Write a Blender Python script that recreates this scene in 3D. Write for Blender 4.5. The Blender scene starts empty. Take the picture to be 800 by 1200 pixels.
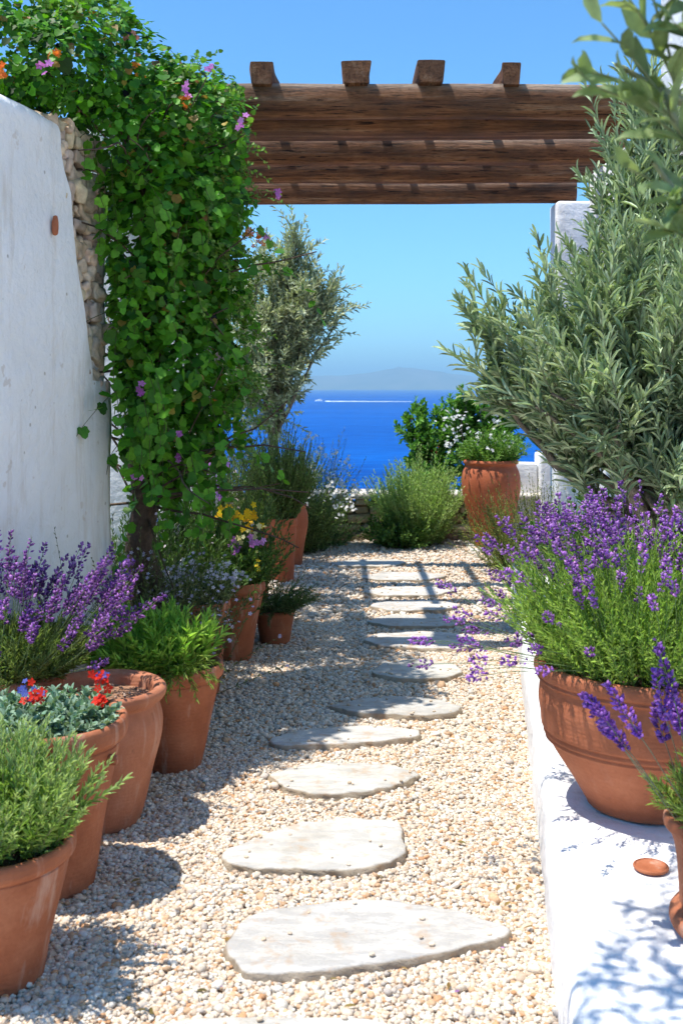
import bpy, math
import numpy as np
from mathutils import Vector
R = math.radians
rng = np.random.default_rng(11)
sc = bpy.context.scene
COL = sc.collection

# ------------------------------------------------------------------ camera
F, HZ, CH = 1287.0, 454.0, 1.5           # focal length in photo pixels, horizon row, eye height
cam_d = bpy.data.cameras.new("camera")
cam = bpy.data.objects.new("camera", cam_d)
COL.objects.link(cam)
cam.location = (0, 0, CH)
cam.rotation_euler = (R(90), 0, 0)
cam_d.sensor_fit = 'VERTICAL'
cam_d.sensor_height = 36.0
cam_d.sensor_width = 24.0
cam_d.lens = F / 1200 * 36
cam_d.shift_y = -(600 - HZ) / 1200
cam_d.clip_start = 0.05
cam_d.clip_end = 300000
cam_d.dof.use_dof = True
cam_d.dof.focus_distance = 5.2
cam_d.dof.aperture_fstop = 6.3
sc.camera = cam

# ------------------------------------------------------------------ light
SUN_EL, SUN_AZ = R(71.5), R(-101)           # azimuth clockwise from +Y: the sun stands on the left, a little behind the viewer
w = bpy.data.worlds.new("World"); sc.world = w; w.use_nodes = True
nt = w.node_tree; nt.nodes.clear()
sky = nt.nodes.new('ShaderNodeTexSky'); sky.sky_type = 'NISHITA'; sky.sun_disc = False
sky.sun_elevation = SUN_EL; sky.sun_rotation = SUN_AZ % (2 * math.pi)
sky.air_density = 1.0; sky.dust_density = 0.2; sky.ozone_density = 2.0; sky.altitude = 50
bg = nt.nodes.new('ShaderNodeBackground'); bg.inputs['Strength'].default_value = 0.135
out = nt.nodes.new('ShaderNodeOutputWorld')
tint = nt.nodes.new('ShaderNodeMix'); tint.data_type = 'RGBA'; tint.blend_type = 'MULTIPLY'; tint.inputs[0].default_value = 1
tint.inputs[7].default_value = (.52, .95, 1.26, 1)
nt.links.new(sky.outputs[0], tint.inputs[6]); nt.links.new(tint.outputs[2], bg.inputs[0]); nt.links.new(bg.outputs[0], out.inputs[0])
sd = bpy.data.lights.new("sun", 'SUN'); sd.energy = 4.9; sd.angle = R(0.55); sd.color = (1.0, 0.955, 0.88)
sun = bpy.data.objects.new("sun", sd); COL.objects.link(sun)
to_sun = Vector((math.sin(SUN_AZ) * math.cos(SUN_EL), math.cos(SUN_AZ) * math.cos(SUN_EL), math.sin(SUN_EL)))
sun.rotation_euler = to_sun.to_track_quat('Z', 'Y').to_euler()
sc.view_settings.view_transform = 'Standard'; sc.view_settings.look = 'None'
sc.view_settings.exposure = 0.42; sc.view_settings.gamma = 1.0
sc.view_settings.use_curve_mapping = False
sc.render.engine = 'CYCLES'
cy = sc.cycles
cy.max_bounces = 5; cy.diffuse_bounces = 3; cy.glossy_bounces = 2; cy.transmission_bounces = 3
cy.transparent_max_bounces = 6; cy.volume_bounces = 0; cy.use_denoising = True
cy.use_adaptive_sampling = True; cy.adaptive_threshold = 0.025
cy.caustics_reflective = False; cy.caustics_refractive = False
cy.sample_clamp_indirect = 6

# ------------------------------------------------------------------ helpers
def W(px, py, D):
    return np.array(((px - 400) / F * D, D, CH - (py - HZ) / F * D))
def ground_pt(px, py, z=0.0):
    D = (CH - z) * F / (py - HZ)
    return np.array(((px - 400) / F * D, D, z))
def nrm(a):
    a = np.asarray(a, float)
    return a / np.maximum(np.linalg.norm(a, axis=-1, keepdims=True), 1e-9)

class Acc:
    """collects geometry into one mesh, with a colour for each vertex"""
    def __init__(self): self.v = []; self.f = []; self.c = []; self.n = 0
    def add(self, v, f, c=(1, 1, 1)):
        v = np.asarray(v, float); self.v.append(v)
        self.f.append(np.asarray(f, np.int64) + self.n)
        c = np.asarray(c, float)
        self.c.append(np.broadcast_to(c, (len(v), 3)).copy())
        self.n += len(v)
    def build(self, name, mat, parent=None, smooth=True):
        me = bpy.data.meshes.new(name)
        v = np.concatenate(self.v); c = np.concatenate(self.c)
        tot = np.concatenate([np.full(len(f), f.shape[1]) for f in self.f])
        lv = np.concatenate([f.ravel() for f in self.f])
        st = np.concatenate(([0], np.cumsum(tot)[:-1]))
        if parent is not None:
            v = v - np.array(parent.location)[None]
        me.vertices.add(len(v)); me.vertices.foreach_set('co', v.astype(np.float32).ravel())
        me.loops.add(len(lv)); me.loops.foreach_set('vertex_index', lv.astype(np.int32))
        me.polygons.add(len(tot)); me.polygons.foreach_set('loop_start', st.astype(np.int32))
        me.polygons.foreach_set('use_smooth', np.full(len(tot), smooth))
        ca = me.color_attributes.new('Col', 'FLOAT_COLOR', 'POINT')
        ca.data.foreach_set('color', np.concatenate([c, np.ones((len(c), 1))], 1).astype(np.float32).ravel())
        me.update(calc_edges=True); me.validate()
        me.materials.append(mat)
        o = bpy.data.objects.new(name, me); COL.objects.link(o)
        if parent is not None: o.parent = parent
        return o

def thing(name, label, cat, loc=(0, 0, 0), group=None):
    o = bpy.data.objects.new(name, None); COL.objects.link(o); o.location = [float(q) for q in loc]
    o.empty_display_size = 0.1
    return tag(o, label, cat, group)
def tag(o, label, cat, group=None):
    o['label'] = label; o['category'] = cat
    if group: o['group'] = group
    return o
def kind(o, k, label=None):
    o['kind'] = k
    if label: o['label'] = label
    return o

def frames(d, up):
    y = nrm(d); x = np.cross(y, up)
    bad = np.linalg.norm(x, axis=1) < 1e-4
    x[bad] = np.cross(y[bad], np.array([0.3, 0.7, 0.2]))
    x = nrm(x); z = np.cross(x, y)
    return np.stack([x, y, z], axis=2)
def inst(acc, tv, tf, P, Rm, S, C):
    """copies of a small template: P places, Rm frames, S scales, C colours"""
    N, T = len(P), len(tv)
    v = P[:, None, :] + np.einsum('nij,ntj->nti', Rm, tv[None] * S[:, None, :])
    f = tf[None] + (np.arange(N) * T)[:, None, None]
    acc.add(v.reshape(-1, 3), f.reshape(-1, tf.shape[1]), np.repeat(C, T, axis=0))

# leaf templates (x across, y along, z out of the leaf)
LEAF_S = (np.array([[0, 0, 0], [-.5, .45, .12], [.5, .45, .12], [0, 1, -.05]], float), np.array([[0, 3, 1], [0, 2, 3]]))
LEAF_M = (np.array([[0, 0, 0], [-.36, .22, .06], [0, .25, 0], [.36, .22, .06], [-.5, .55, .06], [0, .58, -.02], [.5, .55, .06],
                    [-.28, .85, 0], [0, .86, -.07], [.28, .85, 0], [0, 1.0, -.14]], float),
          np.array([[0, 2, 1], [0, 3, 2], [1, 2, 4], [2, 5, 4], [2, 3, 5], [3, 6, 5], [4, 5, 7], [5, 8, 7], [5, 6, 8], [6, 9, 8], [7, 8, 10], [8, 9, 10]]))
def ivy_template():
    pts = [(0, .10, 0)]
    out_ = [(0, .02), (-.24, -.10), (-.47, .02), (-.46, .20), (-.56, .44), (-.38, .56), (-.27, .80), (0, .94), (.27, .80), (.38, .56), (.56, .44), (.46, .20), (.47, .02), (.24, -.10)]
    v = [(0, .32, -.03)] + [(x, y, .10 * abs(x) - .10 * max(0, y - .5)) for x, y in out_]
    f = [[0, i, i % len(out_) + 1] for i in range(1, len(out_) + 1)]
    return np.array(v, float), np.array(f)
LEAF_V = ivy_template()
LEAF_L = (LEAF_V[0] * 1.0, LEAF_V[1])
for _k, _f in ((2, 1.0), (4, .74), (6, .80), (10, .80), (12, .74)): LEAF_L[0][_k + 1] = LEAF_L[0][0] + (LEAF_L[0][_k + 1] - LEAF_L[0][0]) * _f
OCT = (np.array([[1, 0, 0], [-1, 0, 0], [0, 1, 0], [0, -1, 0], [0, 0, 1], [0, 0, -1]], float) * .5,
       np.array([[0, 2, 4], [2, 1, 4], [1, 3, 4], [3, 0, 4], [2, 0, 5], [1, 2, 5], [3, 1, 5], [0, 3, 5]]))
def flower_template(n=5):
    v = [(0, 0, 0)]; f = []
    for i in range(n):
        a = i * 2 * math.pi / n; b = math.pi / n * .85
        k = len(v)
        v += [(math.cos(a - b) * .34, math.sin(a - b) * .34, .08), (math.cos(a) * .5, math.sin(a) * .5, .05), (math.cos(a + b) * .34, math.sin(a + b) * .34, .08)]
        f += [[0, k, k + 1], [0, k + 1, k + 2]]
    return np.array(v, float), np.array(f)
FLOWER = flower_template()

def mixcol(n, a, b, var=.18, t=None):
    t = rng.random(n) if t is None else t
    c = np.array(a)[None] * (1 - t[:, None]) + np.array(b)[None] * t[:, None]
    return np.clip(c * (1 + rng.normal(0, var, (n, 1))), .004, .95)

def wand_pts(base, d, length, bend=(0, 0, 0), K=7, wob=.08):
    N = len(base); p = np.empty((N, K, 3)); p[:, 0] = base; d = nrm(d)
    st = (length / (K - 1))[:, None]; bend = np.asarray(bend, float)
    for k in range(1, K):
        p[:, k] = p[:, k - 1] + d * st
        d = nrm(d + bend / (K - 1) + rng.normal(0, wob, (N, 3)))
    return p
def tubes(acc, p, r0, r1, col, sides=3):
    N, K, _ = p.shape
    t = np.gradient(p, axis=1); t = nrm(t)
    ref = np.where(np.abs(t[..., 2:3]) > .9, np.array([1., 0, 0]), np.array([0, 0, 1.]))
    x = nrm(np.cross(t, ref)); y = np.cross(t, x)
    a = np.arange(sides) * 2 * math.pi / sides
    rr = np.linspace(0, 1, K)[None, :, None, None]
    r0 = np.asarray(r0, float).reshape(-1, 1, 1, 1); r1 = np.asarray(r1, float).reshape(-1, 1, 1, 1)
    rad = r0 * (1 - rr) + r1 * rr
    v = p[:, :, None, :] + rad * (np.cos(a)[None, None, :, None] * x[:, :, None, :] + np.sin(a)[None, None, :, None] * y[:, :, None, :])
    idx = (np.arange(N)[:, None, None] * K + np.arange(K)[None, :, None]) * sides + np.arange(sides)[None, None, :]
    a0 = idx[:, :-1]; a1 = idx[:, 1:]
    f = np.stack([a0, np.roll(a0, -1, 2), np.roll(a1, -1, 2), a1], -1).reshape(-1, 4)
    c = np.repeat(np.broadcast_to(np.asarray(col, float), (N, 3)), K * sides, axis=0)
    acc.add(v.reshape(-1, 3), f, c)
def leaves_on(acc, p, nleaf, ll, lw, ang, ca, cb, t0=.08, t1=1.0, tmpl=LEAF_S, tipl=.7, pairs=True, droop=0., upn=.5, tipcol=None, var=.18, keep=None):
    """leaves along each wand; ang = angle between leaf and stem in degrees"""
    N, K, _ = p.shape
    t = np.linspace(t0, t1, nleaf)[None] + rng.normal(0, .012, (N, nleaf)); t = np.clip(t, 0, 1)
    s = t * (K - 1); i = np.minimum(s.astype(int), K - 2); fr = (s - i)[..., None]
    n_ = np.arange(N)[:, None]
    pos = p[n_, i] * (1 - fr) + p[n_, i + 1] * fr
    tan = nrm(p[n_, i + 1] - p[n_, i])
    ref = np.where(np.abs(tan[..., 2:3]) > .9, np.array([1., 0, 0]), np.array([0, 0, 1.]))
    x = nrm(np.cross(tan, ref)); y = np.cross(tan, x)
    k = np.arange(nleaf)[None]
    phi = (k // 2 * (math.pi / 2) + (k % 2) * math.pi if pairs else k * 2.4) + rng.random((N, 1)) * 6.28 + rng.normal(0, .35, (N, nleaf))
    perp = np.cos(phi)[..., None] * x + np.sin(phi)[..., None] * y
    a = np.radians(ang + rng.normal(0, 9, (N, nleaf)))[..., None] * (1 - .45 * t[..., None] ** 2)
    d = tan * np.cos(a) + perp * np.sin(a) + np.array([0, 0, -droop]) * rng.random((N, nleaf, 1))
    pos = pos.reshape(-1, 3); d = nrm(d.reshape(-1, 3)); n = len(pos)
    up = nrm(tan.reshape(-1, 3) * .8 + np.array([0, 0, upn]) + rng.normal(0, .25, (n, 3)))
    L = ll * (1 - (1 - tipl) * np.clip(t.ravel() * 1.6 - .6, 0, 1)) * rng.uniform(.7, 1.15, n)
    Wd = lw * rng.uniform(.8, 1.2, n) * (L / ll) ** .5
    C = mixcol(n, ca, cb, var)
    if tipcol is not None:
        q = np.clip(t.ravel() * 2 - 1, 0, 1)[:, None] * .8
        C = C * (1 - q) + np.array(tipcol)[None] * q
    if keep is not None:
        m = keep(pos + d * L[:, None]); pos, d, up, L, Wd, C = pos[m], d[m], up[m], L[m], Wd[m], C[m]
    inst(acc, tmpl[0], tmpl[1], pos, frames(d, up), np.stack([Wd, L, L], 1), C)
def tuft(c, r0, n, h, spread, cone=.2, hvar=.25, lean=(0, 0, 0), edge=.3):
    """bases, directions and lengths of shoots springing from a disc"""
    r = np.sqrt(rng.random(n)); ph = rng.random(n) * 2 * math.pi
    u = np.stack([np.cos(ph), np.sin(ph), np.zeros(n)], 1)
    base = np.asarray(c, float)[None] + u * (r * r0)[:, None]
    d = u * (spread * r)[:, None] + np.array([0, 0, 1.]) + rng.normal(0, cone, (n, 3)) + np.asarray(lean)
    L = h * (1 - edge * r) * rng.uniform(1 - hvar, 1 + hvar * .5, n)
    return base, nrm(d), L
def blobs(acc, P, size, C, squash=(1, 1, 1), d=None):
    n = len(P); d = rng.normal(0, 1, (n, 3)) if d is None else d
    S = (np.asarray(size).reshape(-1, 1) * np.ones((n, 3))) * np.asarray(squash)
    inst(acc, OCT[0], OCT[1], P, frames(d, rng.normal(0, 1, (n, 3))), S * rng.uniform(.75, 1.25, (n, 1)), C)
def flowers_at(acc, P, size, C, face=(0, -.5, .8), jit=.5, tmpl=FLOWER):
    n = len(P); z = nrm(np.asarray(face) + rng.normal(0, jit, (n, 3)))
    x = nrm(np.cross(z, rng.normal(0, 1, (n, 3)))); y = np.cross(z, x)
    S = np.repeat(np.asarray(size).reshape(-1, 1) * np.ones((n, 1)), 3, 1) * rng.uniform(.75, 1.2, (n, 1))
    inst(acc, tmpl[0], tmpl[1], P, np.stack([x, y, z], 2), S, C)
def spikes(acc, p, frac, nb, size, ca, cb, rad, dark=None):
    """lavender heads: florets round the last part of each stalk"""
    N, K, _ = p.shape
    t = 1 - frac * rng.random((N, nb)) ** .9
    s = t * (K - 1); i = np.minimum(s.astype(int), K - 2); fr = (s - i)[..., None]; n_ = np.arange(N)[:, None]
    pos = p[n_, i] * (1 - fr) + p[n_, i + 1] * fr
    tan = nrm(p[n_, i + 1] - p[n_, i])
    q = (1 - t) / frac
    rr = rad * (.45 + 1.1 * np.sin(np.clip(q, 0, 1) * 2.6)) * rng.uniform(.6, 1.1, (N, nb))
    o = rng.normal(0, 1, (N, nb, 3)); o -= tan * (o * tan).sum(-1, keepdims=True); o = nrm(o)
    pos = pos + o * rr[..., None]
    d = nrm(o + tan * .8).reshape(-1, 3)
    C = mixcol(N * nb, ca, cb, .25)
    if dark is not None:
        m = rng.random(N * nb) < .3; C[m] = mixcol(int(m.sum()), dark, ca, .2)
    tone = np.repeat(rng.uniform(.7, 1.2, N), nb)[:, None]
    blobs(acc, pos.reshape(-1, 3), size, np.clip(C * tone, 0, .9), (.75, 1.35, .75), d)

# smooth value noise on points, for lumps and wobble
_T = rng.random((32, 32, 32))
def vnoise(p, s):
    q = np.asarray(p) / s + 500.3; i = np.floor(q).astype(int); f = q - i; f = f * f * (3 - 2 * f)
    r = 0
    for a in (0, 1):
        for b in (0, 1):
            for c in (0, 1):
                wgt = (f[..., 0] if a else 1 - f[..., 0]) * (f[..., 1] if b else 1 - f[..., 1]) * (f[..., 2] if c else 1 - f[..., 2])
                r = r + wgt * _T[(i[..., 0] + a) % 32, (i[..., 1] + b) % 32, (i[..., 2] + c) % 32]
    return r - .5

def grid_faces(nu, nv, wrap=False):
    i, j = np.meshgrid(np.arange(nu - 1), np.arange(nv if wrap else nv - 1), indexing='ij')
    a = i * nv + j; b = i * nv + (j + 1) % nv
    return np.stack([a, b, b + nv, a + nv], -1).reshape(-1, 4)
def lathe(acc, c, prof, seg=56, wob=.004, col=(1, 1, 1)):
    pr = np.asarray(prof, float); n = len(pr)
    a = np.arange(seg) * 2 * math.pi / seg
    r = pr[:, 0][:, None] * np.ones(seg)[None]
    v = np.stack([r * np.cos(a), r * np.sin(a), pr[:, 1][:, None] + 0 * r], -1) + np.asarray(c, float)
    k = vnoise(v + 7, .13) * 2 * wob
    v[..., 0] += k * np.cos(a); v[..., 1] += k * np.sin(a)
    acc.add(v.reshape(-1, 3), grid_faces(n, seg, True), col)
def smooth_prof(pts, n=6):
    """Catmull-Rom through profile points"""
    p = np.array(pts, float); p = np.vstack([2 * p[0] - p[1], p, 2 * p[-1] - p[-2]]); o = []
    for i in range(1, len(p) - 2):
        for t in np.linspace(0, 1, n, endpoint=False):
            a, b, c, d = p[i - 1], p[i], p[i + 1], p[i + 2]
            o.append(.5 * (2 * b + (c - a) * t + (2 * a - 5 * b + 4 * c - d) * t * t + (3 * b - a - 3 * c + d) * t ** 3))
    o.append(p[-2]); return np.array(o)
def rbox(acc, x0, x1, y0, y1, z0, z1, col=(1, 1, 1), bev=.01, sub=2, lump=0., ls=.08, rot=None):
    """rounded, slightly lumpy box"""
    n = 2 + 2 * sub
    def axis(a, b):
        bb = min(bev, (b - a) * .45)
        return np.concatenate([[a, a + bb * .35], np.linspace(a + bb, b - bb, max(2, n - 2)), [b - bb * .35, b]])
    X, Y, Z = axis(x0, x1), axis(y0, y1), axis(z0, z1); m = len(X)
    c = np.array([(x0 + x1) / 2, (y0 + y1) / 2, (z0 + z1) / 2]); h = np.array([x1 - x0, y1 - y0, z1 - z0]) / 2
    bb = min(bev, h.min() * .95)
    for ax in range(3):
        for side in (0, 1):
            A = [X, Y, Z]; u, v_ = [k for k in range(3) if k != ax]
            g = np.empty((m, m, 3)); g[..., ax] = A[ax][-1 if side else 0]
            g[..., u] = A[u][:, None]; g[..., v_] = A[v_][None]
            q = g - c; inner = np.clip(q, -(h - bb), h - bb); d = q - inner
            l = np.maximum(np.linalg.norm(d, axis=-1, keepdims=True), 1e-9)
            q = inner + d / l * bb
            if lump: q = q + nrm(q) * (vnoise(q + c, ls) * 2 * lump)[..., None]
            if rot is not None: q = q @ rot.T
            g = (q + c).reshape(-1, 3); f = grid_faces(m, m)
            if (side == 1) == (ax != 1): f = f[:, ::-1]
            acc.add(g, f[:, ::-1], col)

# ------------------------------------------------------------------ materials
def new_mat(name):
    m = bpy.data.materials.new(name); m.use_nodes = True
    nt = m.node_tree; nt.nodes.clear()
    o = nt.nodes.new('ShaderNodeOutputMaterial'); p = nt.nodes.new('ShaderNodeBsdfPrincipled')
    nt.links.new(p.outputs[0], o.inputs['Surface'])
    return m, nt, p, o
def nd(nt, t, **kw):
    n = nt.nodes.new(t)
    for k, v in kw.items():
        if k.startswith('i_'): n.inputs[k[2:].replace('_', ' ')].default_value = v
        else: setattr(n, k, v)
    return n
def ramp(nt, src, stops):
    n = nt.nodes.new('ShaderNodeValToRGB'); nt.links.new(src, n.inputs[0])
    e = n.color_ramp.elements
    while len(e) < len(stops): e.new(.5)
    for k, (p, c) in enumerate(stops):
        e[k].position = p; e[k].color = (*c, 1) if len(c) == 3 else c
    return n.outputs[0]
def mix(nt, fac, a, b, mode='MIX'):
    n = nt.nodes.new('ShaderNodeMix'); n.data_type = 'RGBA'; n.blend_type = mode
    for s, q in ((n.inputs[0], fac), (n.inputs[6], a), (n.inputs[7], b)):
        if hasattr(q, 'links'): nt.links.new(q, s)
        else: s.default_value = q if not isinstance(q, tuple) else ((*q, 1) if len(q) == 3 else q)
    return n.outputs[2]
def coords(nt, scale=(1, 1, 1)):
    tc = nt.nodes.new('ShaderNodeNewGeometry'); mp = nt.nodes.new('ShaderNodeMapping')
    mp.inputs['Scale'].default_value = scale
    nt.links.new(tc.outputs['Position'], mp.inputs[0]); return mp.outputs[0]
def noise(nt, vec, scale, detail=4, rough=.55):
    n = nd(nt, 'ShaderNodeTexNoise', i_Scale=scale, i_Detail=detail, i_Roughness=rough)
    nt.links.new(vec, n.inputs['Vector']); return n.outputs[0]
def bump(nt, h, dist, strength=1.0, prev=None):
    b = nd(nt, 'ShaderNodeBump', i_Distance=dist, i_Strength=strength); nt.links.new(h, b.inputs['Height'])
    if prev is not None: nt.links.new(prev, b.inputs['Normal'])
    return b.outputs[0]

def leaf_mat(name, transl=.35, rough=.5, spec=.35):
    m, nt, p, o = new_mat(name)
    a = nd(nt, 'ShaderNodeAttribute', attribute_name='Col')
    v = noise(nt, coords(nt), 60, 2)
    c = mix(nt, 1.0, a.outputs['Color'], ramp(nt, v, [(.3, (.78, .78, .78)), (.7, (1.15, 1.15, 1.15))]), 'MULTIPLY')
    nt.links.new(c, p.inputs['Base Color']); p.inputs['Roughness'].default_value = rough
    p.inputs['Specular IOR Level'].default_value = spec
    t = nt.nodes.new('ShaderNodeBsdfTranslucent')
    c2 = mix(nt, 1.0, c, (1.15, 1.25, .55), 'MULTIPLY'); nt.links.new(c2, t.inputs[0])
    ms = nt.nodes.new('ShaderNodeMixShader'); ms.inputs[0].default_value = transl
    nt.links.new(p.outputs[0], ms.inputs[1]); nt.links.new(t.outputs[0], ms.inputs[2]); nt.links.new(ms.outputs[0], o.inputs['Surface'])
    return m
M = {}
M['leaf'] = leaf_mat('green leaves', .35, .55, .25)
M['gloss'] = leaf_mat('glossy leaves', .35, .5, .3)
M['silver'] = leaf_mat('silver leaves', .2, .55, .3)
m, nt, p, o = new_mat('petals')
a = nd(nt, 'ShaderNodeAttribute', attribute_name='Col'); nt.links.new(a.outputs['Color'], p.inputs['Base Color'])
p.inputs['Roughness'].default_value = .6; p.inputs['Specular IOR Level'].default_value = .2
t = nt.nodes.new('ShaderNodeBsdfTranslucent'); nt.links.new(a.outputs['Color'], t.inputs[0])
ms = nt.nodes.new('ShaderNodeMixShader'); ms.inputs[0].default_value = .35
nt.links.new(p.outputs[0], ms.inputs[1]); nt.links.new(t.outputs[0], ms.inputs[2]); nt.links.new(ms.outputs[0], o.inputs['Surface'])
M['petal'] = m

def attr_mat(name, rough=.8, nscale=40, amp=.35, bs=.002, bscale=120, spec=.3):
    m, nt, p, o = new_mat(name)
    a = nd(nt, 'ShaderNodeAttribute', attribute_name='Col'); v = coords(nt)
    n = noise(nt, v, nscale, 5, .6)
    c = mix(nt, 1.0, a.outputs['Color'], ramp(nt, n, [(.3, (1 - amp,) * 3), (.7, (1 + amp * .6,) * 3)]), 'MULTIPLY')
    nt.links.new(c, p.inputs['Base Color']); p.inputs['Roughness'].default_value = rough
    p.inputs['Specular IOR Level'].default_value = spec
    nt.links.new(bump(nt, noise(nt, v, bscale, 5, .6), bs), p.inputs['Normal'])
    return m
M['bark'] = attr_mat('bark', .9, 30, .5, .012, 45)
M['pebble'] = attr_mat('pebbles', .75, 150, .22, .0008, 400)
M['rubble'] = attr_mat('rubble stone', .9, 22, .35, .006, 60)
M['soil'] = attr_mat('potting soil', .95, 90, .6, .006, 140, .1)
M['boat'] = attr_mat('boat paint', .4, 1, .05, .0, 1)

def terracotta(name, base, hi, lo, chalk=.5):
    m, nt, p, o = new_mat(name)
    v = coords(nt); big = noise(nt, v, 7, 5, .6); fine = noise(nt, v, 90, 4, .6)
    streak = noise(nt, coords(nt, (9, 9, 1.2)), 2.2, 4, .6)
    c = ramp(nt, big, [(.28, lo), (.5, base), (.72, hi)])
    c = mix(nt, ramp(nt, fine, [(.35, (.0,) * 3), (.75, (.35,) * 3)]), c, lo)
    c = mix(nt, ramp(nt, streak, [(.56, (0,) * 3), (.72, (chalk,) * 3)]), c, (.62, .44, .34))
    # dirt round the foot and dark mineral spots
    sp = noise(nt, v, 26, 3, .5); c = mix(nt, ramp(nt, sp, [(.68, (0,) * 3), (.76, (.5,) * 3)]), c, (.16, .07, .04))
    nt.links.new(c, p.inputs['Base Color']); p.inputs['Specular IOR Level'].default_value = .3
    nt.links.new(ramp(nt, big, [(.3, (.62,) * 3), (.7, (.85,) * 3)]), p.inputs['Roughness'])
    lines = nd(nt, 'ShaderNodeTexWave', wave_type='BANDS', bands_direction='Z', i_Scale=22.0, i_Distortion=5.0, i_Detail=3.0)
    nt.links.new(v, lines.inputs['Vector'])
    b = bump(nt, lines.outputs[0], .00035); nt.links.new(bump(nt, fine, .0016, 1, b), p.inputs['Normal'])
    return m
M['terra'] = terracotta('terracotta', (.40, .130, .058), (.50, .19, .095), (.28, .082, .034))
M['terra_pink'] = terracotta('pale terracotta', (.47, .18, .095), (.56, .26, .155), (.36, .125, .06), .3)
M['terra_red'] = terracotta('red terracotta', (.47, .125, .05), (.54, .17, .075), (.35, .09, .034), .12)

M['terra_clean'] = terracotta('planter terracotta', (.42, .135, .060), (.50, .18, .088), (.31, .092, .038), .08)

def plaster(name, dirt=.5):
    m, nt, p, o = new_mat(name)
    v = coords(nt); n1 = noise(nt, v, 2.2, 6, .62); n2 = noise(nt, coords(nt, (6, 6, 1)), 1.6, 5, .65); n3 = noise(nt, v, 38, 4, .6)
    c = ramp(nt, n1, [(.3, (.80, .79, .77)), (.6, (.88, .875, .865))])
    c = mix(nt, ramp(nt, n2, [(.54, (0,) * 3), (.70, (dirt,) * 3)]), c, (.62, .54, .45))
    sp = noise(nt, v, 11, 3, .6)
    c = mix(nt, ramp(nt, sp, [(.66, (0,) * 3), (.70, (dirt * .8,) * 3)]), c, (.56, .47, .38))
    vo = nd(nt, 'ShaderNodeTexVoronoi', i_Scale=9.0); nt.links.new(v, vo.inputs['Vector'])
    c = mix(nt, ramp(nt, vo.outputs['Distance'], [(.05, (dirt,) * 3), (.08, (0,) * 3)]), c, (.25, .19, .14))
    nt.links.new(c, p.inputs['Base Color']); p.inputs['Roughness'].default_value = .9; p.inputs['Specular IOR Level'].default_value = .2
    b = bump(nt, n1, .03); b = bump(nt, noise(nt, v, 9, 4, .6), .012, 1, b); nt.links.new(bump(nt, n3, .003, 1, b), p.inputs['Normal'])
    return m
M['plaster'] = plaster('weathered lime plaster', .55)
M['plaster_clean'] = plaster('fresh lime plaster', .3)

def slab_mat():
    m, nt, p, o = new_mat('pale limestone')
    v = coords(nt); n1 = noise(nt, v, 5, 6, .65); n2 = noise(nt, coords(nt, (3, 9, 3)), 3, 6, .7)
    c = ramp(nt, n1, [(.32, (.50, .46, .40)), (.46, (.66, .62, .56)), (.66, (.74, .71, .66))])
    c = mix(nt, ramp(nt, n2, [(.47, (0,) * 3), (.58, (.75,) * 3)]), c, (.50, .475, .44))
    c = mix(nt, ramp(nt, noise(nt, v, 14, 4, .6), [(.56, (0,) * 3), (.66, (.5,) * 3)]), c, (.55, .36, .21))
    a = nd(nt, 'ShaderNodeAttribute', attribute_name='Col'); c = mix(nt, 1.0, c, a.outputs['Color'], 'MULTIPLY')
    nt.links.new(c, p.inputs['Base Color']); p.inputs['Roughness'].default_value = .8; p.inputs['Specular IOR Level'].default_value = .3
    b = bump(nt, n2, .012); nt.links.new(bump(nt, noise(nt, v, 70, 5, .65), .003, 1, b), p.inputs['Normal'])
    return m
M['slab'] = slab_mat()

def wood_mat(name, shift=(0, 0, 0), along=0):
    m, nt, p, o = new_mat(name)
    g = nt.nodes.new('ShaderNodeNewGeometry'); mp = nt.nodes.new('ShaderNodeMapping')
    s = [1, 1, 1]; s = [14, 14, 14]; s[along] = .9; mp.inputs['Scale'].default_value = s; mp.inputs['Location'].default_value = shift
    nt.links.new(g.outputs['Position'], mp.inputs[0]); v = mp.outputs[0]
    n1 = noise(nt, v, 1.2, 8, .7); n2 = noise(nt, v, 5.0, 6, .7); n3 = noise(nt, coords(nt), 3, 4, .6)
    c = ramp(nt, n1, [(.34, (.07, .030, .016)), (.44, (.21, .085, .038)), (.56, (.33, .145, .065)), (.68, (.46, .27, .16))])
    c = mix(nt, ramp(nt, n2, [(.39, (.97,) * 3), (.43, (0,) * 3)]), c, (.02, .010, .007))
    n4 = noise(nt, v, 16.0, 4, .7); c = mix(nt, ramp(nt, n4, [(.34, (.7,) * 3), (.46, (0,) * 3)]), c, (.05, .022, .012))
    # upward side silvered by rain and sun; reddish bounce light painted into undersides
    sx = nt.nodes.new('ShaderNodeSeparateXYZ'); nt.links.new(g.outputs['Normal'], sx.inputs[0])
    up = ramp(nt, sx.outputs['Z'], [(.05, (0,) * 3), (.7, (.85,) * 3)])
    c = mix(nt, up, c, mix(nt, n1, (.24, .18, .13), (.62, .52, .42)))
    c = mix(nt, ramp(nt, n3, [(.46, (0,) * 3), (.62, (.55,) * 3)]), c, (.10, .055, .035))
    nt.links.new(c, p.inputs['Base Color']); p.inputs['Roughness'].default_value = .85; p.inputs['Specular IOR Level'].default_value = .25
    b = bump(nt, n2, .018); nt.links.new(bump(nt, n1, .035, 1, b), p.inputs['Normal'])
    return m
M['log'] = wood_mat('weathered log', (3, 1, 2), 0)
M['rafter'] = wood_mat('weathered rafter', (1, 5, 3), 1)

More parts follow.
